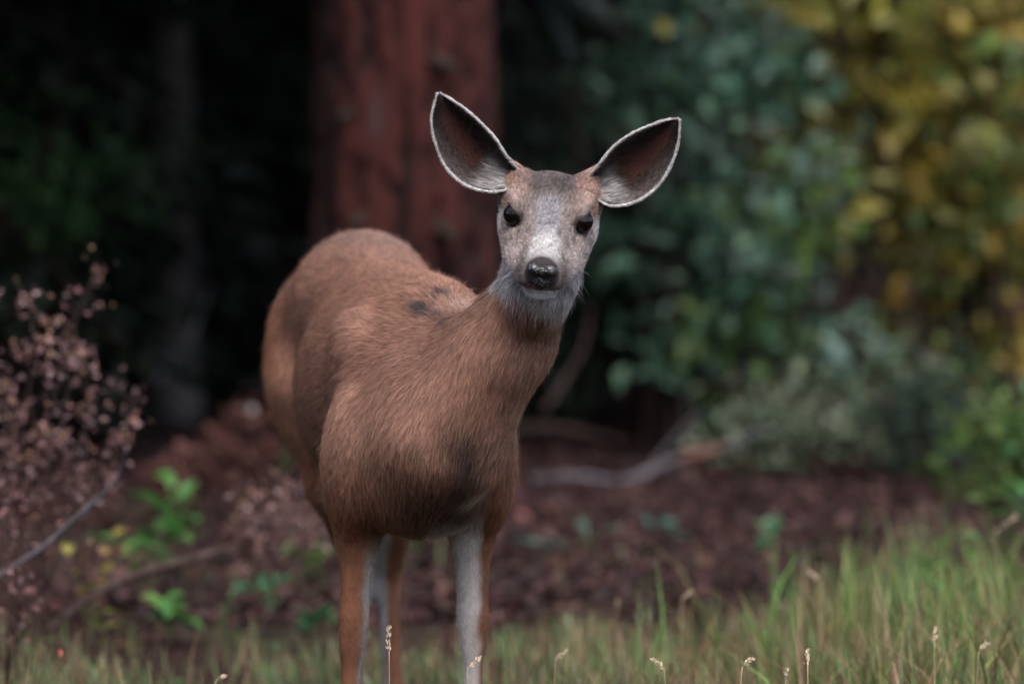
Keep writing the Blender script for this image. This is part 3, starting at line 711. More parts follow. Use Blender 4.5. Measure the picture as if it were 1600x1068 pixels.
# ear cones
con(at(814, 284, 6.01), at(784, 250, 6.045), .020, .010, .012, (-.6, 0, .8), .007)
con(at(914, 290, 6.01), at(946, 262, 6.045), .020, .010, .012, (.8, 0, .6), .007)
EYE_C = {sg: H(.0090, sg * .0515, .0020) for sg in (-1, 1)}
EYE_R = .0182
for sg in (-1, 1):
    e_ = unit(HF * .62 + HR * sg * .78 + HU * .06); t_ = unit(np.cross(HU, e_)) * sg; v_ = unit(np.cross(e_, t_)); v_ = v_ if v_ @ HU > 0 else -v_
    fr = [e_, t_, v_]
    ell(EYE_C[sg], (EYE_R + .0024,) * 3, HFR, .008, nb, .004)                                        # lids
    front = t_ if t_ @ HF > 0 else -t_
    c_, s_ = math.cos(math.radians(20)), math.sin(math.radians(20))
    fr2 = [e_, front * c_ - v_ * s_, v_ * c_ + front * s_]
    ell(EYE_C[sg] + e_ * .013 - v_ * .0008, (.019, .0225, .0155), fr2, .003, nb, .003, True)              # opening between the lids

def prim_d(q, P):
    if q[0] == 'e':
        Q = (P - q[1]) @ q[2].T
        k0 = np.linalg.norm(Q / q[3], axis=-1); k1 = np.linalg.norm(Q / q[3] ** 2, axis=-1)
        return k0 * (k0 - 1) / np.maximum(k1, 1e-6)
    ba = q[2] - q[1]; h = np.clip(((P - q[1]) @ ba) / (ba @ ba), 0, 1)
    return np.linalg.norm(P - q[1] - h[..., None] * ba, axis=-1) - (q[3][0] + (q[3][1] - q[3][0]) * h)
def axis_grid(lo, hi, f0, f1, coarse, fine):
    return np.concatenate([np.arange(lo, f0, coarse), np.arange(f0, f1, fine), np.arange(f1, hi, coarse)])
XS = axis_grid(-.56, .30, -.055, .17, .010, .0023)
YS = axis_grid(5.66, 7.36, 5.72, 6.06, .011, .0024)
ZS = axis_grid(.015, 1.16, .865, 1.09, .010, .0023)
DD = np.full((len(XS), len(YS), len(ZS)), .08, dtype=np.float32)
for q in PR:
    m = q[4] + .05
    if q[0] == 'e':
        ext = np.sqrt(((q[2] * q[3][:, None]) ** 2).sum(0)) + m; lo, hi = q[1] - ext, q[1] + ext
    else:
        R = max(q[3]) + m; lo, hi = np.minimum(q[1], q[2]) - R, np.maximum(q[1], q[2]) + R
    sl = tuple(slice(max(np.searchsorted(A, lo[k]) - 1, 0), np.searchsorted(A, hi[k]) + 1) for k, A in enumerate((XS, YS, ZS)))
    G = np.stack(np.meshgrid(XS[sl[0]], YS[sl[1]], ZS[sl[2]], indexing='ij'), -1)
    d = prim_d(q, G); o = DD[sl]; k = q[4]
    if q[7]:
        h = np.clip(.5 - .5 * (o + d) / k, 0, 1)
        DD[sl] = o + (-d - o) * h + k * h * (1 - h)
    else:
        h = np.clip(.5 + .5 * (o - d) / k, 0, 1)
        DD[sl] = o + (d - o) * h - k * h * (1 - h)
dV, dF = surface_nets(DD, XS, YS, ZS)
dV = lap_smooth(dV, dF, 3, .5)
del DD
# direction of the coat and its length, blended from the body masses
wsum = np.zeros(len(dV)); dFlow = np.zeros_like(dV); dLen = np.zeros(len(dV))
for q in PR:
    if q[7]: continue
    w = np.exp(-np.maximum(prim_d(q, dV), -.01) / .012)
    wsum += w; dFlow += w[:, None] * q[5] / max(np.linalg.norm(q[5]), 1e-6); dLen += w * q[6]
dFlow /= np.maximum(np.linalg.norm(dFlow, axis=1), 1e-6)[:, None]; dLen /= np.maximum(wsum, 1e-9)
dKind = np.zeros(len(dV), dtype=int)          # 0 body, 1 ear inside, 2 ear outside, 3 ear rim

def catmull(pts, t):
    pts = np.asarray(pts, float); n = len(pts) - 1
    x = np.clip(np.asarray(t) * n, 0, n - 1e-6); i = x.astype(int); f = (x - i)[:, None]
    g = lambda k: pts[np.clip(k, 0, n)]
    p0, p1, p2, p3 = g(i - 1), g(i), g(i + 1), g(i + 2)
    return .5 * (2 * p1 + (p2 - p0) * f + (2 * p0 - 5 * p1 + 4 * p2 - p3) * f ** 2 + (3 * p1 - p0 - 3 * p2 + p3) * f ** 3)
def ear(U, L, yu, yl, ym, out):
    """a cupped ear lofted between its two rims; returns verts, faces, kinds, flow, u, v"""
    nv, nu = 40, 26
    t = np.linspace(0, 1, nv)
    up = catmull([at(x, y, yu + dy) for x, y, dy in U], t); lo = catmull([at(x, y, yl + dy) for x, y, dy in L], t)
    W_ = np.linalg.norm(up - lo, axis=1)
    s = .5 - .5 * np.cos(np.pi * np.linspace(0, 1, nu))
    bk = unit(np.array((-out * .10, 1.0, -.05)))
    rows = []
    for i in range(nv):
        c = up[i] + (lo[i] - up[i]) * s[:, None]
        dep = (.62 - .30 * t[i]) * W_[i] * np.sin(np.pi * s) ** .75
        rows.append(c + bk * dep[:, None])
    inn = np.array(rows)                                    # (nv, nu, 3)
    gt = np.gradient(inn, axis=0); gs = np.gradient(inn, axis=1)
    nn = np.cross(gt, gs); nn /= np.maximum(np.linalg.norm(nn, axis=2), 1e-9)[..., None]
    if (nn[nv // 2, nu // 2] @ bk) < 0: nn = -nn
    outr = inn + nn * (.0022 + .002 * np.sin(np.pi * s))[None, :, None]
    V = np.concatenate([inn.reshape(-1, 3), outr.reshape(-1, 3)])
    I = np.arange(nv * nu).reshape(nv, nu); O = I + nv * nu
    f1 = np.stack([I[:-1, :-1], I[:-1, 1:], I[1:, 1:], I[1:, :-1]], -1).reshape(-1, 4)
    f2 = np.stack([O[:-1, :-1], O[1:, :-1], O[1:, 1:], O[:-1, 1:]], -1).reshape(-1, 4)
    rm = []
    for a, b in ((I[:, 0], O[:, 0]), (O[:, -1], I[:, -1])):
        rm.append(np.stack([a[:-1], a[1:], b[1:], b[:-1]], -1))
    rm.append(np.stack([I[-1, :-1], I[-1, 1:], O[-1, 1:], O[-1, :-1]], -1))
    F = np.concatenate([f1, f2] + rm)
    # faces must point away from the gristle
    k = len(f1) // 2
    fn = np.cross(V[f1[k, 1]] - V[f1[k, 0]], V[f1[k, 2]] - V[f1[k, 0]])
    if fn @ nn[nv // 2, nu // 2] > 0: F = F[:, ::-1]
    kind = np.where(np.arange(len(V)) < nv * nu, 1, 2)
    vv = np.tile(np.repeat(t, nu), 2); uu = np.tile(np.tile(s, nv), 2)
    ctr = (up + lo) / 2; along = np.gradient(ctr, axis=0); along /= np.linalg.norm(along, axis=1)[:, None]
    acr = (lo - up) / np.maximum(W_, 1e-6)[:, None]
    fl = np.tile(np.repeat(along, nu, 0), (2, 1)) + np.tile(np.repeat(acr, nu, 0), (2, 1)) * ((uu - .5) * 1.4)[:, None]
    fl /= np.linalg.norm(fl, axis=1)[:, None]
    return V, F, kind, fl, uu, vv
EARS = [
    ear([(814, 272, .02), (792, 246, .0), (774, 218, 0), (752, 194, 0), (727, 172, 0), (705, 157, 0), (686, 147, 0)],
        [(797, 294, .01), (768, 299, 0), (730, 290, 0), (700, 265, 0), (683, 230, 0), (675, 188, 0), (684, 147, 0)], 5.985, 5.965, 0, -1),
    ear([(916, 282, .02), (936, 258, .0), (958, 231, 0), (985, 211, 0), (1014, 198, 0), (1040, 189, 0), (1060, 187, 0)],
        [(934, 311, .01), (956, 321, 0), (990, 316, 0), (1022, 296, 0), (1044, 265, 0), (1058, 226, 0), (1061, 188, 0)], 5.985, 5.965, 0, 1)]
earU = np.zeros(len(dV)); earV = np.zeros(len(dV))
dF_all = [dF]
off = len(dV)
for V, F, kd, fl, uu, vv in EARS:
    dF_all.append(F + off); off += len(V)
    dV = np.concatenate([dV, V]); dFlow = np.concatenate([dFlow, fl]); dKind = np.concatenate([dKind, kd])
    dLen = np.concatenate([dLen, np.full(len(V), .006)]); earU = np.concatenate([earU, uu]); earV = np.concatenate([earV, vv])
dF = np.concatenate(dF_all)
dN = face_normals_to_verts(dV, dF)
# ---- colours of the coat, by place on the body
def spot(P, px, py, Y, r):
    d = (at(px, py, Y) - _o) / np.linalg.norm(at(px, py, Y) - _o); Q = P - _o; t = Q @ d
    off = np.linalg.norm(Q - t[:, None] * d, axis=1); ok = (off < .012) & ((dN @ d) < 0) & (dKind == 0)
    k = np.argmin(np.where(ok, t, 99)); return np.exp(-(np.linalg.norm(P - P[k], axis=1) / r) ** 2)
TAN = np.array((.375, .202, .142)); RUST = np.array((.240, .098, .050)); GREY = np.array((.30, .25, .235)); DARK = np.array((.030, .022, .020))
WHITE = np.array((.72, .72, .72)); CREAM = np.array((.55, .45, .37))
def mixc(C, col, w): return C * (1 - w[:, None]) + np.asarray(col) * w[:, None]
P = dV; S_, L_, Z_ = bl(P); f_, r_, u_ = hl(P)
n1 = fbm(P, 9, 3); n2 = fbm(P, 40, 8)
C = np.tile(TAN, (len(P), 1)) * (0.86 + .3 * n1)[:, None]
C = mixc(C, TAN * .72, .5 * sstep(.5, .7, n2) * (S_ < .5))
headw = sstep(-.14, -.08, f_) * sstep(.14, .10, np.abs(r_)) * sstep(-.13, -.09, u_) * sstep(.3, .25, np.abs(f_))
# rust on lower shoulder, flank edge, haunch and legs
RUSTN = .55 + .80 * fbm(P * np.array((1, 1, .45)), 70, 71)
low = sstep(.66, .50, Z_ + .03 * (n1 - .5))
C = C * (1 - (.85 * low * (1 - headw))[:, None]) + (RUST * RUSTN[:, None]) * (.85 * low * (1 - headw))[:, None]
C = mixc(C, RUST * 1.15, .8 * sstep(.125, .165, np.abs(L_)) * sstep(-.22, -.34, S_))
C = mixc(C, RUST, .55 * sstep(.08, .13, L_) * sstep(.2, .3, S_) * sstep(.72, .6, Z_))
# greyer along the rump and the spine
C = mixc(C, GREY * .62, .55 * sstep(.90, .95, Z_) * (S_ < .1) * (.5 + .8 * n2))
C = mixc(C, DARK * 3, .35 * sstep(.58, .72, fbm(P, 60, 21)) * sstep(.85, .93, Z_) * (S_ < .2))
C = mixc(C, DARK * 2.5, .35 * sstep(.56, .72, fbm(P * np.array((1, .5, 1)), 55, 31)) * sstep(.5, .0, S_) * (1 - low))
# cream belly
C = mixc(C, CREAM, .7 * sstep(.56, .51, Z_) * sstep(.10, .06, np.abs(L_)) * (S_ < .27) * (S_ > -.3))
# legs: white on the inside and front-inside, rust outside
for lc, s0, s1, sg, th in ((-.10, .2, .5, -1, .36), (.093, .2, .5, 1, -.25)):
    m = (Z_ < .58) & (S_ > s0) & (S_ < s1) & (np.sign(L_ - .002) == sg)
    lcv = np.where(Z_ > .47, sg * .094, np.interp(Z_, [.11, .33, .47], [-.113 if sg < 0 else .092, lc, sg * .094]))
    ang = ((L_ - lcv) * -sg) / .03        # towards the other leg
    w = sstep(th - .28, th + .28, ang + .5 * (n2 - .5)) * sstep(.56, .50, Z_)
    C = np.where(m[:, None], mixc(C, np.array((.72, .67, .62)) * (1.0 if sg > 0 else .66), .92 * w * (1 if sg > 0 else sstep(.50, .42, Z_))), C)
m = (S_ < -.25) & (Z_ < .52)
hxv = np.where(L_ > .028, .057, -.004)
w = sstep(.1, .7, (np.abs(L_ - .028) * -1 + np.abs(hxv - .028)) / .02 + .4 * (n2 - .5))
C = np.where(m[:, None], mixc(C * 1.15, WHITE * .8, .85 * w * sstep(.52, .45, Z_)), C)
C = mixc(C, WHITE, sstep(-.50, -.53, S_) * sstep(.14, .06, np.abs(L_ + .01)) * (Z_ > .55))     # rump patch, seen from behind
C = mixc(C, DARK, sstep(.76, .72, Z_) * (S_ < -.57))
# dark breast
bc = at(735, 745, 6.02)
C = mixc(C, DARK * 1.6, .90 * np.exp(-((L_ - .045 - .15 * (.62 - Z_)) / .040) ** 2) * sstep(.73, .64, Z_) * sstep(.50, .53, Z_) * (S_ > .32))
C = mixc(C, DARK * 2.2, .6 * sstep(.60, .55, Z_) * np.exp(-((L_ + .0) / .07) ** 2) * (S_ > .25) * (Z_ > .5))
C = mixc(C, CREAM, .8 * spot(P, 752, 785, 6.2, .022))
for q in ((652, 474, .014), (668, 480, .012), (686, 449, .013), (678, 452, .008), (692, 492, .012), (684, 484, .009), (640, 470, .007)):
    w = spot(P, q[0], q[1], 6.3, q[2]) * (.55 + .7 * fbm(P, 90, 5))
    C = mixc(C, (.045, .045, .050), np.clip(w * 1.6, 0, .95))
C = mixc(C, DARK * 2, .6 * spot(P, 640, 700, 6.1, .012))
# withers rim lighter: light along its edge painted into the coat
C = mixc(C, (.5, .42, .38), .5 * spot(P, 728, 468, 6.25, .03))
# neck: throat patch
tw = sstep(.985, .955, Z_ + .02 * (n1 - .5)) * sstep(.870 - .035 * sstep(.02, .06, P[:, 0]), .915 - .035 * sstep(.02, .06, P[:, 0]), Z_ + .04 * (n2 - .5)) * (P[:, 1] < 6.05) * (P[:, 0] > -.03)
C = mixc(C, WHITE * .88, .9 * tw)
C = mixc(C, TAN * .6, .5 * sstep(.90, .86, Z_) * sstep(.80, .84, Z_) * (P[:, 1] < 6.08) * sstep(-.02, .03, P[:, 0]))
# head
hw = headw * (dKind == 0)
C = mixc(C, GREY, hw)
C = mixc(C, TAN * .8, .62 * hw * sstep(.022, .050, np.abs(r_) + .012 * (n2 - .5)) * sstep(.035, -.02, f_) * sstep(-.03, .0, u_))
C = mixc(C, GREY * .20, .90 * hw * sstep(.056, .022, np.abs(r_) + .015 * (n2 - .5)) * sstep(.03, -.02, f_ + .02 * (n2 - .5)) * (.6 + .7 * n2))
C = mixc(C, (.25, .27, .32), .6 * hw * sstep(.025, .012, np.abs(r_)) * sstep(-.01, .02, f_) * (u_ > -.02))
bz = sstep(.022 , .005, np.abs(r_) - .16 * np.clip(f_ - .07, 0, 1)) * sstep(.065, .115, f_ + .02 * (n2 - .5)) * sstep(.147, .135, f_) * (u_ > -.025)
C = mixc(C, WHITE * .82, .9 * hw * bz)
C = mixc(C, (.42, .37, .36), .5 * hw * sstep(.03, .045, np.abs(r_)) * sstep(.05, .09, f_))
C = mixc(C, WHITE, .9 * hw * sstep(-.046, -.054, u_) * sstep(.03, .08, f_))             # chin
C = mixc(C, WHITE * .9, .8 * hw * sstep(-.07, -.09, u_))
nz = np.sqrt((r_ / .031) ** 2 + ((u_ + .016) / .032) ** 2 + ((f_ - .152) / .022) ** 2)
C = mixc(C, DARK * 1.6, .85 * hw * sstep(.95, .84, nz) * (u_ > -.046))
for sg in (-1, 1):
    C = mixc(C, DARK * 1.5, .8 * hw * np.exp(-((r_ - sg * .034) / .008) ** 2 - ((f_ - .138) / .020) ** 2 - ((u_ + .022) / .015) ** 2))   # lip mark
    de = np.sqrt(((f_ - .012) / .026) ** 2 + ((r_ - sg * .058) / .03) ** 2 + ((u_ - .002) / .0185) ** 2)
    C = mixc(C, DARK * 1.3, .85 * hw * sstep(1.12, .85, de))
    C = mixc(C, DARK * 2, .7 * hw * np.exp(-((r_ - sg * .043) / .004) ** 2 - ((f_ - .048) / .018) ** 2 - ((u_ + .015) / .02) ** 2))     # tear line
    C = mixc(C, (.5, .42, .38), .6 * hw * np.exp(-((r_ - sg * .055) / .012) ** 2 - ((f_ + .012) / .02) ** 2 - ((u_ - .022) / .012) ** 2))
    C = mixc(C, WHITE * .9, .85 * hw * sstep(.058, .068, r_ * sg) * sstep(-.012, -.03, u_) * sstep(.0, -.04, f_))
# ears
ei, eo = dKind == 1, dKind == 2
edge = np.minimum(earU, 1 - earU) * 1.0; edge = np.minimum(edge, (1 - earV) * 1.2)
Ce = np.tile(np.array((.042, .030, .028)), (len(P), 1))
red = sstep(.20, .34, earU) * sstep(.80, .55, earU) * sstep(.28, .42, earV) * sstep(.92, .72, earV)
Ce = mixc(Ce, (.075, .024, .018), .8 * red * (.6 + .6 * n2))
Ce = mixc(Ce, GREY * .6, .65 * sstep(.66, .95, earU + .15 * (n2 - .5)) * sstep(.95, .55, earV))
Ce = mixc(Ce, WHITE * .6, .85 * sstep(.36, .10, earV + .2 * (n2 - .5)) * sstep(.12, .45, earU))
Ce = mixc(Ce, WHITE, .95 * sstep(.022, .006, edge))
C = np.where(ei[:, None], Ce, C)
Co = mixc(np.tile(TAN * .75, (len(P), 1)), DARK * 2, .4 * sstep(.5, 1, earV)); Co = mixc(Co, WHITE * .9, .95 * sstep(.02, .004, edge))
C = np.where(eo[:, None], Co, C)
dCol = np.clip(C, .008, .85)
# coat length
dLen = np.where(dKind == 1, .0075, dLen)
dLen = np.where(ei, dLen + .011 * sstep(.40, .15, earV) * sstep(.2, .5, earU) - .002 * red, dLen)
dLen = np.where((dKind > 0) & (edge < .02), .0026, dLen)
dLen = dLen * (.82 + .3 * n1)
dLen = np.where(hw > .5, np.minimum(dLen, .010 + .02 * sstep(-.06, -.1, u_)), dLen)
nosew = sstep(1.25, 1.0, nz); dLen = np.where((hw > .3), dLen * (1 - .6 * nosew), dLen)
dDen = np.where(hw > .3, 5.0, 1.0)                       # relative hairs per area
dDen = np.where(dKind > 0, 3.0, dDen); dDen = np.where(ei & (red > .4), 1.2, dDen); dDen = np.where((dKind > 0) & (edge < .025), 9.0, dDen)
de2 = np.minimum(*[np.sqrt(((f_ - .018) / .019) ** 2 + ((r_ - sg * .062) / .016) ** 2 + ((u_ + .004) / .0125) ** 2) for sg in (-1, 1)])
npd = np.sqrt((r_ / .025) ** 2 + ((u_ + .018) / .025) ** 2 + ((f_ - .154) / .016) ** 2)
dDen = np.where((hw > .3) & ((de2 < .0) | (npd < 1.05)), 0, dDen)
dLift = np.where(hw > .3, .22, .20); dLift = np.where(dKind > 0, .55, dLift); dLift = np.where((dKind > 0) & (edge < .02), .9, dLift)
dLift = np.where((dKind == 0) & (Z_ < .50), .18, dLift)

def rgb_skin():
    m = NG('deer_skin'); a = m.attr('col')
    c = m.mix((0, 0, 0), a.outputs['Color'], .55)
    m.base(c); m.rough(.85, .15); m.bump(m.noise(300, 3).outputs[0], .4, .002); return m.m
deer = empty('mule_deer', tuple(B(0, 0, 0)))
tag(deer, 'tan brown doe standing in the grass with large ears spread, facing forward', 'deer')
def to_deer(o):
    o.parent = deer; o.matrix_parent_inverse = deer.matrix_world.inverted() if False else o.matrix_parent_inverse
    return o
DL = np.array(deer.location)
deer_body = mesh_np('body', dV - DL, dF, rgb_skin(), deer, colors=dCol)
deer_body['label'] = 'the doe\'s whole body from muzzle and ears to legs'

# ---- fur: strands combed over the skin
def fur(name, N, sel, seed, mat, rad, nseg=5, lscale=1.0, clump=1.0, lmin=0.0):
    rng = np.random.default_rng(seed)
    T = np.concatenate([dF[:, [0, 1, 2]], dF[:, [0, 2, 3]]])
    ar = np.linalg.norm(np.cross(dV[T[:, 1]] - dV[T[:, 0]], dV[T[:, 2]] - dV[T[:, 0]]), axis=1) / 2
    w = ar * (dDen * sel)[T].mean(1)
    cdf = np.cumsum(w); cdf /= cdf[-1]
    ti = np.searchsorted(cdf, rng.random(N)); ti = np.clip(ti, 0, len(T) - 1)
    a, b = rng.random(N), rng.random(N); m = a + b > 1; a[m] = 1 - a[m]; b[m] = 1 - b[m]
    bc = np.stack([1 - a - b, a, b], 1); tv = T[ti]
    ip = lambda A: (A[tv] * (bc[..., None] if A.ndim == 2 else bc)).sum(1)
    p, n, fl, ln, col, lift = ip(dV), ip(dN), ip(dFlow), ip(dLen), ip(dCol), ip(dLift)
    n /= np.linalg.norm(n, axis=1)[:, None]
    # tufts: hairs of one small cell share a lean
    def jit(cell, sd):
        g = np.floor(p / cell + fbm(p, 60, sd)[:, None] * 1.3).astype(np.int64)
        k = g[:, 0] * 73856093 ^ g[:, 1] * 19349663 ^ g[:, 2] * 83492791
        return np.stack([hash01(k, sd + q) for q in range(3)], 1) - .5
    lean = (np.stack([fbm(p, 14, 50 + q, 2) for q in range(3)], 1) - .5) * .45
    fl = fl + clump * (jit(.008, 11) * .22 + jit(.0035, 19) * .26) + lean * clump + rng.normal(0, .07, (N, 3))
    fl = fl - n * (fl * n).sum(1)[:, None]; fl /= np.maximum(np.linalg.norm(fl, axis=1), 1e-6)[:, None]
    lift = np.clip(lift * (.75 + .5 * rng.random(N)) + clump * .14 * jit(.008, 29)[:, 0], .05, .95)
    stray = rng.random(N) < .05; lift = np.where(stray, np.minimum(lift * 2.2, 1.1), lift); lscale = np.where(stray, lscale * 1.25, lscale)
    ln = np.maximum(ln * lscale * (.7 + .55 * rng.random(N)), lmin)
    t = np.linspace(0, 1, nseg)
    # starts lifted off the skin, then lays down along the coat
    pts = p[:, None, :] + ln[:, None, None] * (fl[:, None, :] * (t * (1 - .25 * (1 - t)))[None, :, None] + n[:, None, :] * (lift[:, None] * (1.35 * t - .55 * t * t)[None, :])[..., None])
    pts = pts + rng.normal(0, .0004, pts.shape) * t[None, :, None]
    # neighbouring hairs draw together towards their tips
    for cell, amt in ((.0060, .32), (.0030, .35)):
        gk = np.floor(p / cell + (np.stack([vnoise(p, 90, 60 + q) for q in range(3)], 1)) * 1.6).astype(np.int64)
        key = gk[:, 0] * 73856093 ^ gk[:, 1] * 19349663 ^ gk[:, 2] * 83492791
        _, inv = np.unique(key, return_inverse=True); cn = np.bincount(inv)
        mean = np.stack([np.bincount(inv, pts[:, -1, q]) / cn for q in range(3)], 1)[inv]
        dv = mean - pts[:, -1]; dv *= np.minimum(1, .006 / np.maximum(np.linalg.norm(dv, axis=1), 1e-6))[:, None]
        pts = pts + dv[:, None, :] * (amt * clump * t ** 1.5)[None, :, None]
        if cell > .005: tuftv = hash01(np.arange(len(cn)), 5)[inv] - .5
        else: tuft2 = hash01(np.arange(len(cn)), 6)[inv] - .5
    pts[:, 0] -= n * .0015
    cv = bpy.data.hair_curves.new(name)
    cv.add_curves([nseg] * N)
    cv.attributes['position'].data.foreach_set('vector', (pts - DL).astype(np.float32).ravel())
    R = cv.attributes.get('radius') or cv.attributes.new('radius', 'FLOAT', 'POINT')
    rr = rad * np.sqrt(np.clip(ln / .02, .35, 1.4))[:, None] * np.array([1, .95, .8, .55, .15] if nseg == 5 else np.linspace(1, .2, nseg))[None]
    R.data.foreach_set('value', rr.astype(np.float32).ravel())
    # banded hairs: some tips pale, some dark
    v = rng.random(N); tuft = jit(.006, 41)[:, 0]
    k = np.clip(.94 + .22 * (rng.random(N) - .5) + .42 * tuftv + .62 * tuft2, .30, 1.55)
    hd_ = ((p - HO) @ HF > -.1) & (np.linalg.norm(p - HO, axis=1) < .22); k = np.where(hd_, 1 + (k - 1) * 1.35, k); k = np.where(v < np.where(hd_, .22, .18), k * .28, k); k = np.where(v > .93, k * 1.35, k)
    c4 = np.ones((N, 4), dtype=np.float32); c4[:, :3] = np.clip(col * k[:, None], .004, .9)
    A = cv.attributes.new('col', 'FLOAT_COLOR', 'CURVE'); A.data.foreach_set('color', c4.ravel())
    A = cv.attributes.new('skin_normal', 'FLOAT_VECTOR', 'CURVE'); A.data.foreach_set('vector', n.astype(np.float32).ravel())
    cv.materials.append(mat)
    o = bpy.data.objects.new(name, cv); COL.objects.link(o); o.parent = deer
    return o
def fur_mat():
    m = NG('deer_fur'); t = m.t
    a = m.attr('col'); hi = m.n('ShaderNodeHairInfo')
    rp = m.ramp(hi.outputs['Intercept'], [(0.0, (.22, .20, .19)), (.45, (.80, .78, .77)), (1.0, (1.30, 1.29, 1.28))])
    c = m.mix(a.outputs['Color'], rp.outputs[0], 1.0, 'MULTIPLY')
    t.nodes.remove(m.b)
    h = m.n('ShaderNodeBsdfHairPrincipled'); h.model = 'CHIANG'; h.parametrization = 'COLOR'
    m.l(c, h.inputs['Color']); h.inputs['Roughness'].default_value = .42; h.inputs['Radial Roughness'].default_value = .6
    h.inputs['Coat'].default_value = .0; h.inputs['IOR'].default_value = 1.45
    df = m.n('ShaderNodeBsdfDiffuse'); m.l(c, df.inputs['Color'])
    sn = m.attr('skin_normal'); 
    ge = m.n('ShaderNodeNewGeometry'); mx = m.n('ShaderNodeVectorMath', operation='ADD')
    m.l(sn.outputs['Vector'], mx.inputs[0]); m.l(ge.outputs['Normal'], mx.inputs[1])
    nm = m.n('ShaderNodeVectorMath', operation='NORMALIZE'); m.l(mx.outputs[0], nm.inputs[0]); m.l(nm.outputs[0], df.inputs['Normal'])
    ms = m.n('ShaderNodeMixShader'); ms.inputs[0].default_value = .62
    m.l(h.outputs[0], ms.inputs[1]); m.l(df.outputs[0], ms.inputs[2])
    m.l(ms.outputs[0], t.nodes['Material Output'].inputs['Surface'])
    return m.m
FM = fur_mat()
FURN = 580000
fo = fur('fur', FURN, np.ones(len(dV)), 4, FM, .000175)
fo['kind'] = 'stuff'

# ---- long pale hairs on the chin and lips
def whiskers(n=90):
    g = np.random.default_rng(9); roots, dirs = [], []
    for i in range(n):
        if i % 3: q = H(g.uniform(.085, .138), g.uniform(-.022, .022), -.078); d = HF * g.uniform(.1, .7) - HU * 1.0 + HR * g.normal(0, .45)
        else:
            sg = 1 if i % 2 else -1; q = H(g.uniform(.09, .135), sg * .040, g.uniform(-.05, -.025)); d = HR * sg - HU * g.uniform(0, .8) + HF * g.normal(.2, .3)
        roots.append(q); dirs.append(unit(d))
    R_, D_ = np.array(roots), np.array(dirs); t = np.linspace(0, 1, 5); ln = g.uniform(.018, .040, n)
    pts = R_[:, None] + D_[:, None] * (ln[:, None] * t)[..., None] + np.array((0, 0, -1.0)) * (ln[:, None] * .35 * t ** 2)[..., None]
    cv = bpy.data.hair_curves.new('whiskers'); cv.add_curves([5] * n)
    cv.attributes['position'].data.foreach_set('vector', (pts - DL).astype(np.float32).ravel())
    A = cv.attributes.get('radius') or cv.attributes.new('radius', 'FLOAT', 'POINT'); A.data.foreach_set('value', np.tile(np.array((.00022, .0002, .00016, .0001, .00003), dtype=np.float32), n))
    c4 = np.ones((n, 4), dtype=np.float32); c4[:, :3] = .6
    A = cv.attributes.new('col', 'FLOAT_COLOR', 'CURVE'); A.data.foreach_set('color', c4.ravel())
    A = cv.attributes.new('skin_normal', 'FLOAT_VECTOR', 'CURVE'); A.data.foreach_set('vector', D_.astype(np.float32).ravel())
    cv.materials.append(FM); o = bpy.data.objects.new('whiskers', cv); COL.objects.link(o); o.parent = deer; o['kind'] = 'stuff'
whiskers()

# ---- eyes, nose, hooves, whiskers
def sphere_np(nu=24, nv=16):
    th = np.linspace(0, np.pi, nv); ph = np.linspace(0, 2 * np.pi, nu, endpoint=False)
    V = np.stack([np.sin(th)[:, None] * np.cos(ph), np.sin(th)[:, None] * np.sin(ph), np.repeat(np.cos(th)[:, None], nu, 1)], -1).reshape(-1, 3)
    I = np.arange(nv * nu).reshape(nv, nu); J = np.roll(I, -1, 1)
    return V, np.stack([I[:-1], I[1:], J[1:], J[:-1]], -1).reshape(-1, 4)
def eye_mat():
    m = NG('deer_eye'); m.base((.003, .002, .002)); m.rough(.05, .35); return m.m
EM = eye_mat()
sv, sf = sphere_np(32, 24)
for sg in (-1, 1):
    e = mesh_np('eye', sv * EYE_R + EYE_C[sg] - DL, sf, EM, deer)
    e['label'] = 'large glossy black eye'
# nose pad with nostrils
g = lambda a, b, n: np.linspace(a, b, n)
gf, gr, gu = g(.125, .185, 40), g(-.036, .036, 52), g(-.055, .025, 58)
G = np.stack(np.meshgrid(gf, gr, gu, indexing='ij'), -1).reshape(-1, 3)
def elv(c, r, Q): 
    q = (Q - np.array(c)) / np.array(r); k0 = np.linalg.norm(q, axis=1); return k0 * (k0 - 1) / np.maximum(np.linalg.norm(q / np.array(r), axis=1), 1e-6)
def smin(a, b, k): h = np.clip(.5 + .5 * (b - a) / k, 0, 1); return b + (a - b) * h - k * h * (1 - h)
d = np.minimum(elv((.150, .0135, -.003), (.013, .0135, .0110), G), elv((.150, -.0135, -.003), (.013, .0135, .0110), G))
d = smin(d, elv((.148, 0, -.006), (.0125, .018, .0110), G), .003)
d = smin(d, elv((.147, 0, -.026), (.014, .0175, .0175), G), .005)
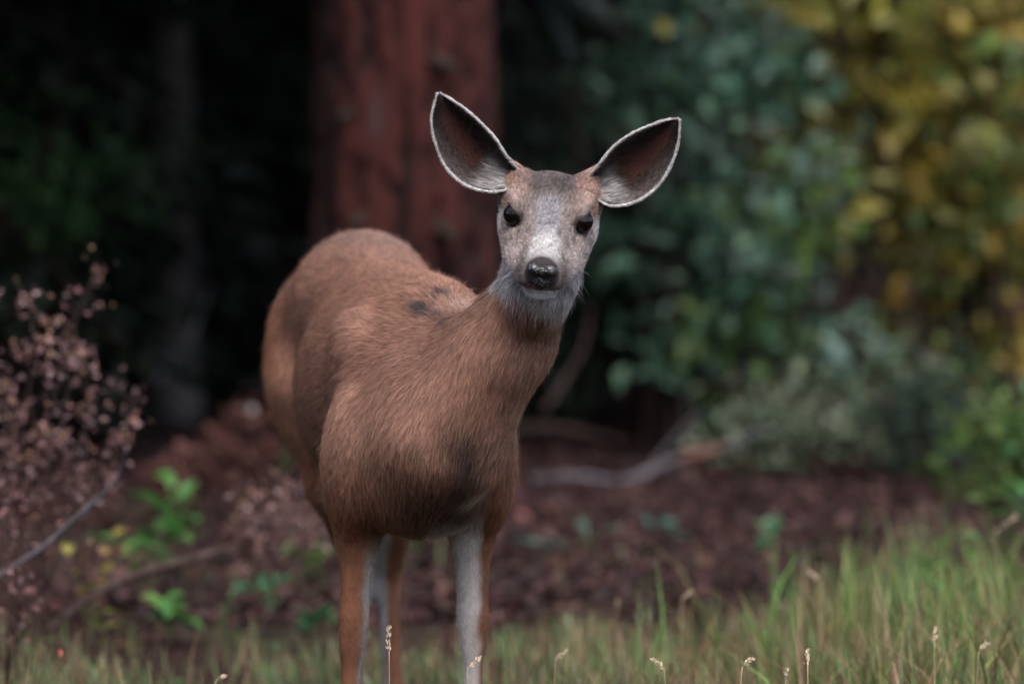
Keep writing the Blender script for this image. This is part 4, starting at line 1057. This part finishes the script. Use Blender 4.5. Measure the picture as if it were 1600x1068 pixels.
for sg in (-1, 1):
    Q = G.copy(); Q[:, 2] += .010 - .35 * (np.abs(Q[:, 1]) - .017)
    h = elv((.160, sg * .0185, -.006), (.018, .0085, .0050), Q)
    h2 = smin(h, elv((.165, sg * .0235, -.016), (.012, .0035, .006), G), .003)
    k = .0025; hh = np.clip(.5 - .5 * (d + h2) / k, 0, 1); d = d + (-h2 - d) * hh + k * hh * (1 - hh)
nV, nF = surface_nets(d.reshape(40, 52, 58), gf, gr, gu)
nV = lap_smooth(nV, nF, 2, .5)
m = NG('deer_nose'); m.base((.006, .006, .007)); m.rough(.34, .5); m.b.inputs['Coat Weight'].default_value = .5; m.b.inputs['Coat Roughness'].default_value = .15
vo = m.n('ShaderNodeTexVoronoi'); vo.inputs['Scale'].default_value = 300; m.l(m.objco(), vo.inputs['Vector']); m.bump(vo.outputs[0], .9, .0025)
no = mesh_np('nose', H(.1475, 0, -.021) + ((nV[:, :1] - .150) * HF + (nV[:, 1:2]) * HR + (nV[:, 2:] + .014) * HU) * np.array((1,)) * .90 - DL, nF, m.m, deer); no['label'] = 'wet black nose pad with nostrils'
# hooves: two toes each
hm = NG('deer_hoof'); hm.base((.03, .026, .024)); hm.rough(.5, .4)
def hoof(c):
    V, F = [], []
    for sg in (-1, 1):
        o = len(V)
        for k, (z, fw, w, bk) in enumerate(((0, .045, .013, -.018), (.02, .034, .012, -.016), (.045, .014, .011, -.014), (.055, .008, .009, -.010))):
            for a in np.linspace(0, 2 * np.pi, 12, endpoint=False):
                x = math.cos(a); x = fw * x if x > 0 else -bk * x
                V.append(c + BU * (x + .0) + BV * (sg * .0125 + w * math.sin(a) * (1 - .5 * max(0, math.cos(a)))) + BZ * (z + .004))
        for k in range(3):
            for i in range(12): F.append((o + k * 12 + i, o + k * 12 + (i + 1) % 12, o + k * 12 + 12 + (i + 1) % 12, o + k * 12 + 12 + i))
    return np.array(V), np.array(F)
for s, l in ((.368, -.113), (.378, .092), (-.388, -.012), (-.388, .062)):
    V, F = hoof(B(s, l, 0)); mesh_np('hoof', V - DL, F, hm.m, deer, smooth=True)
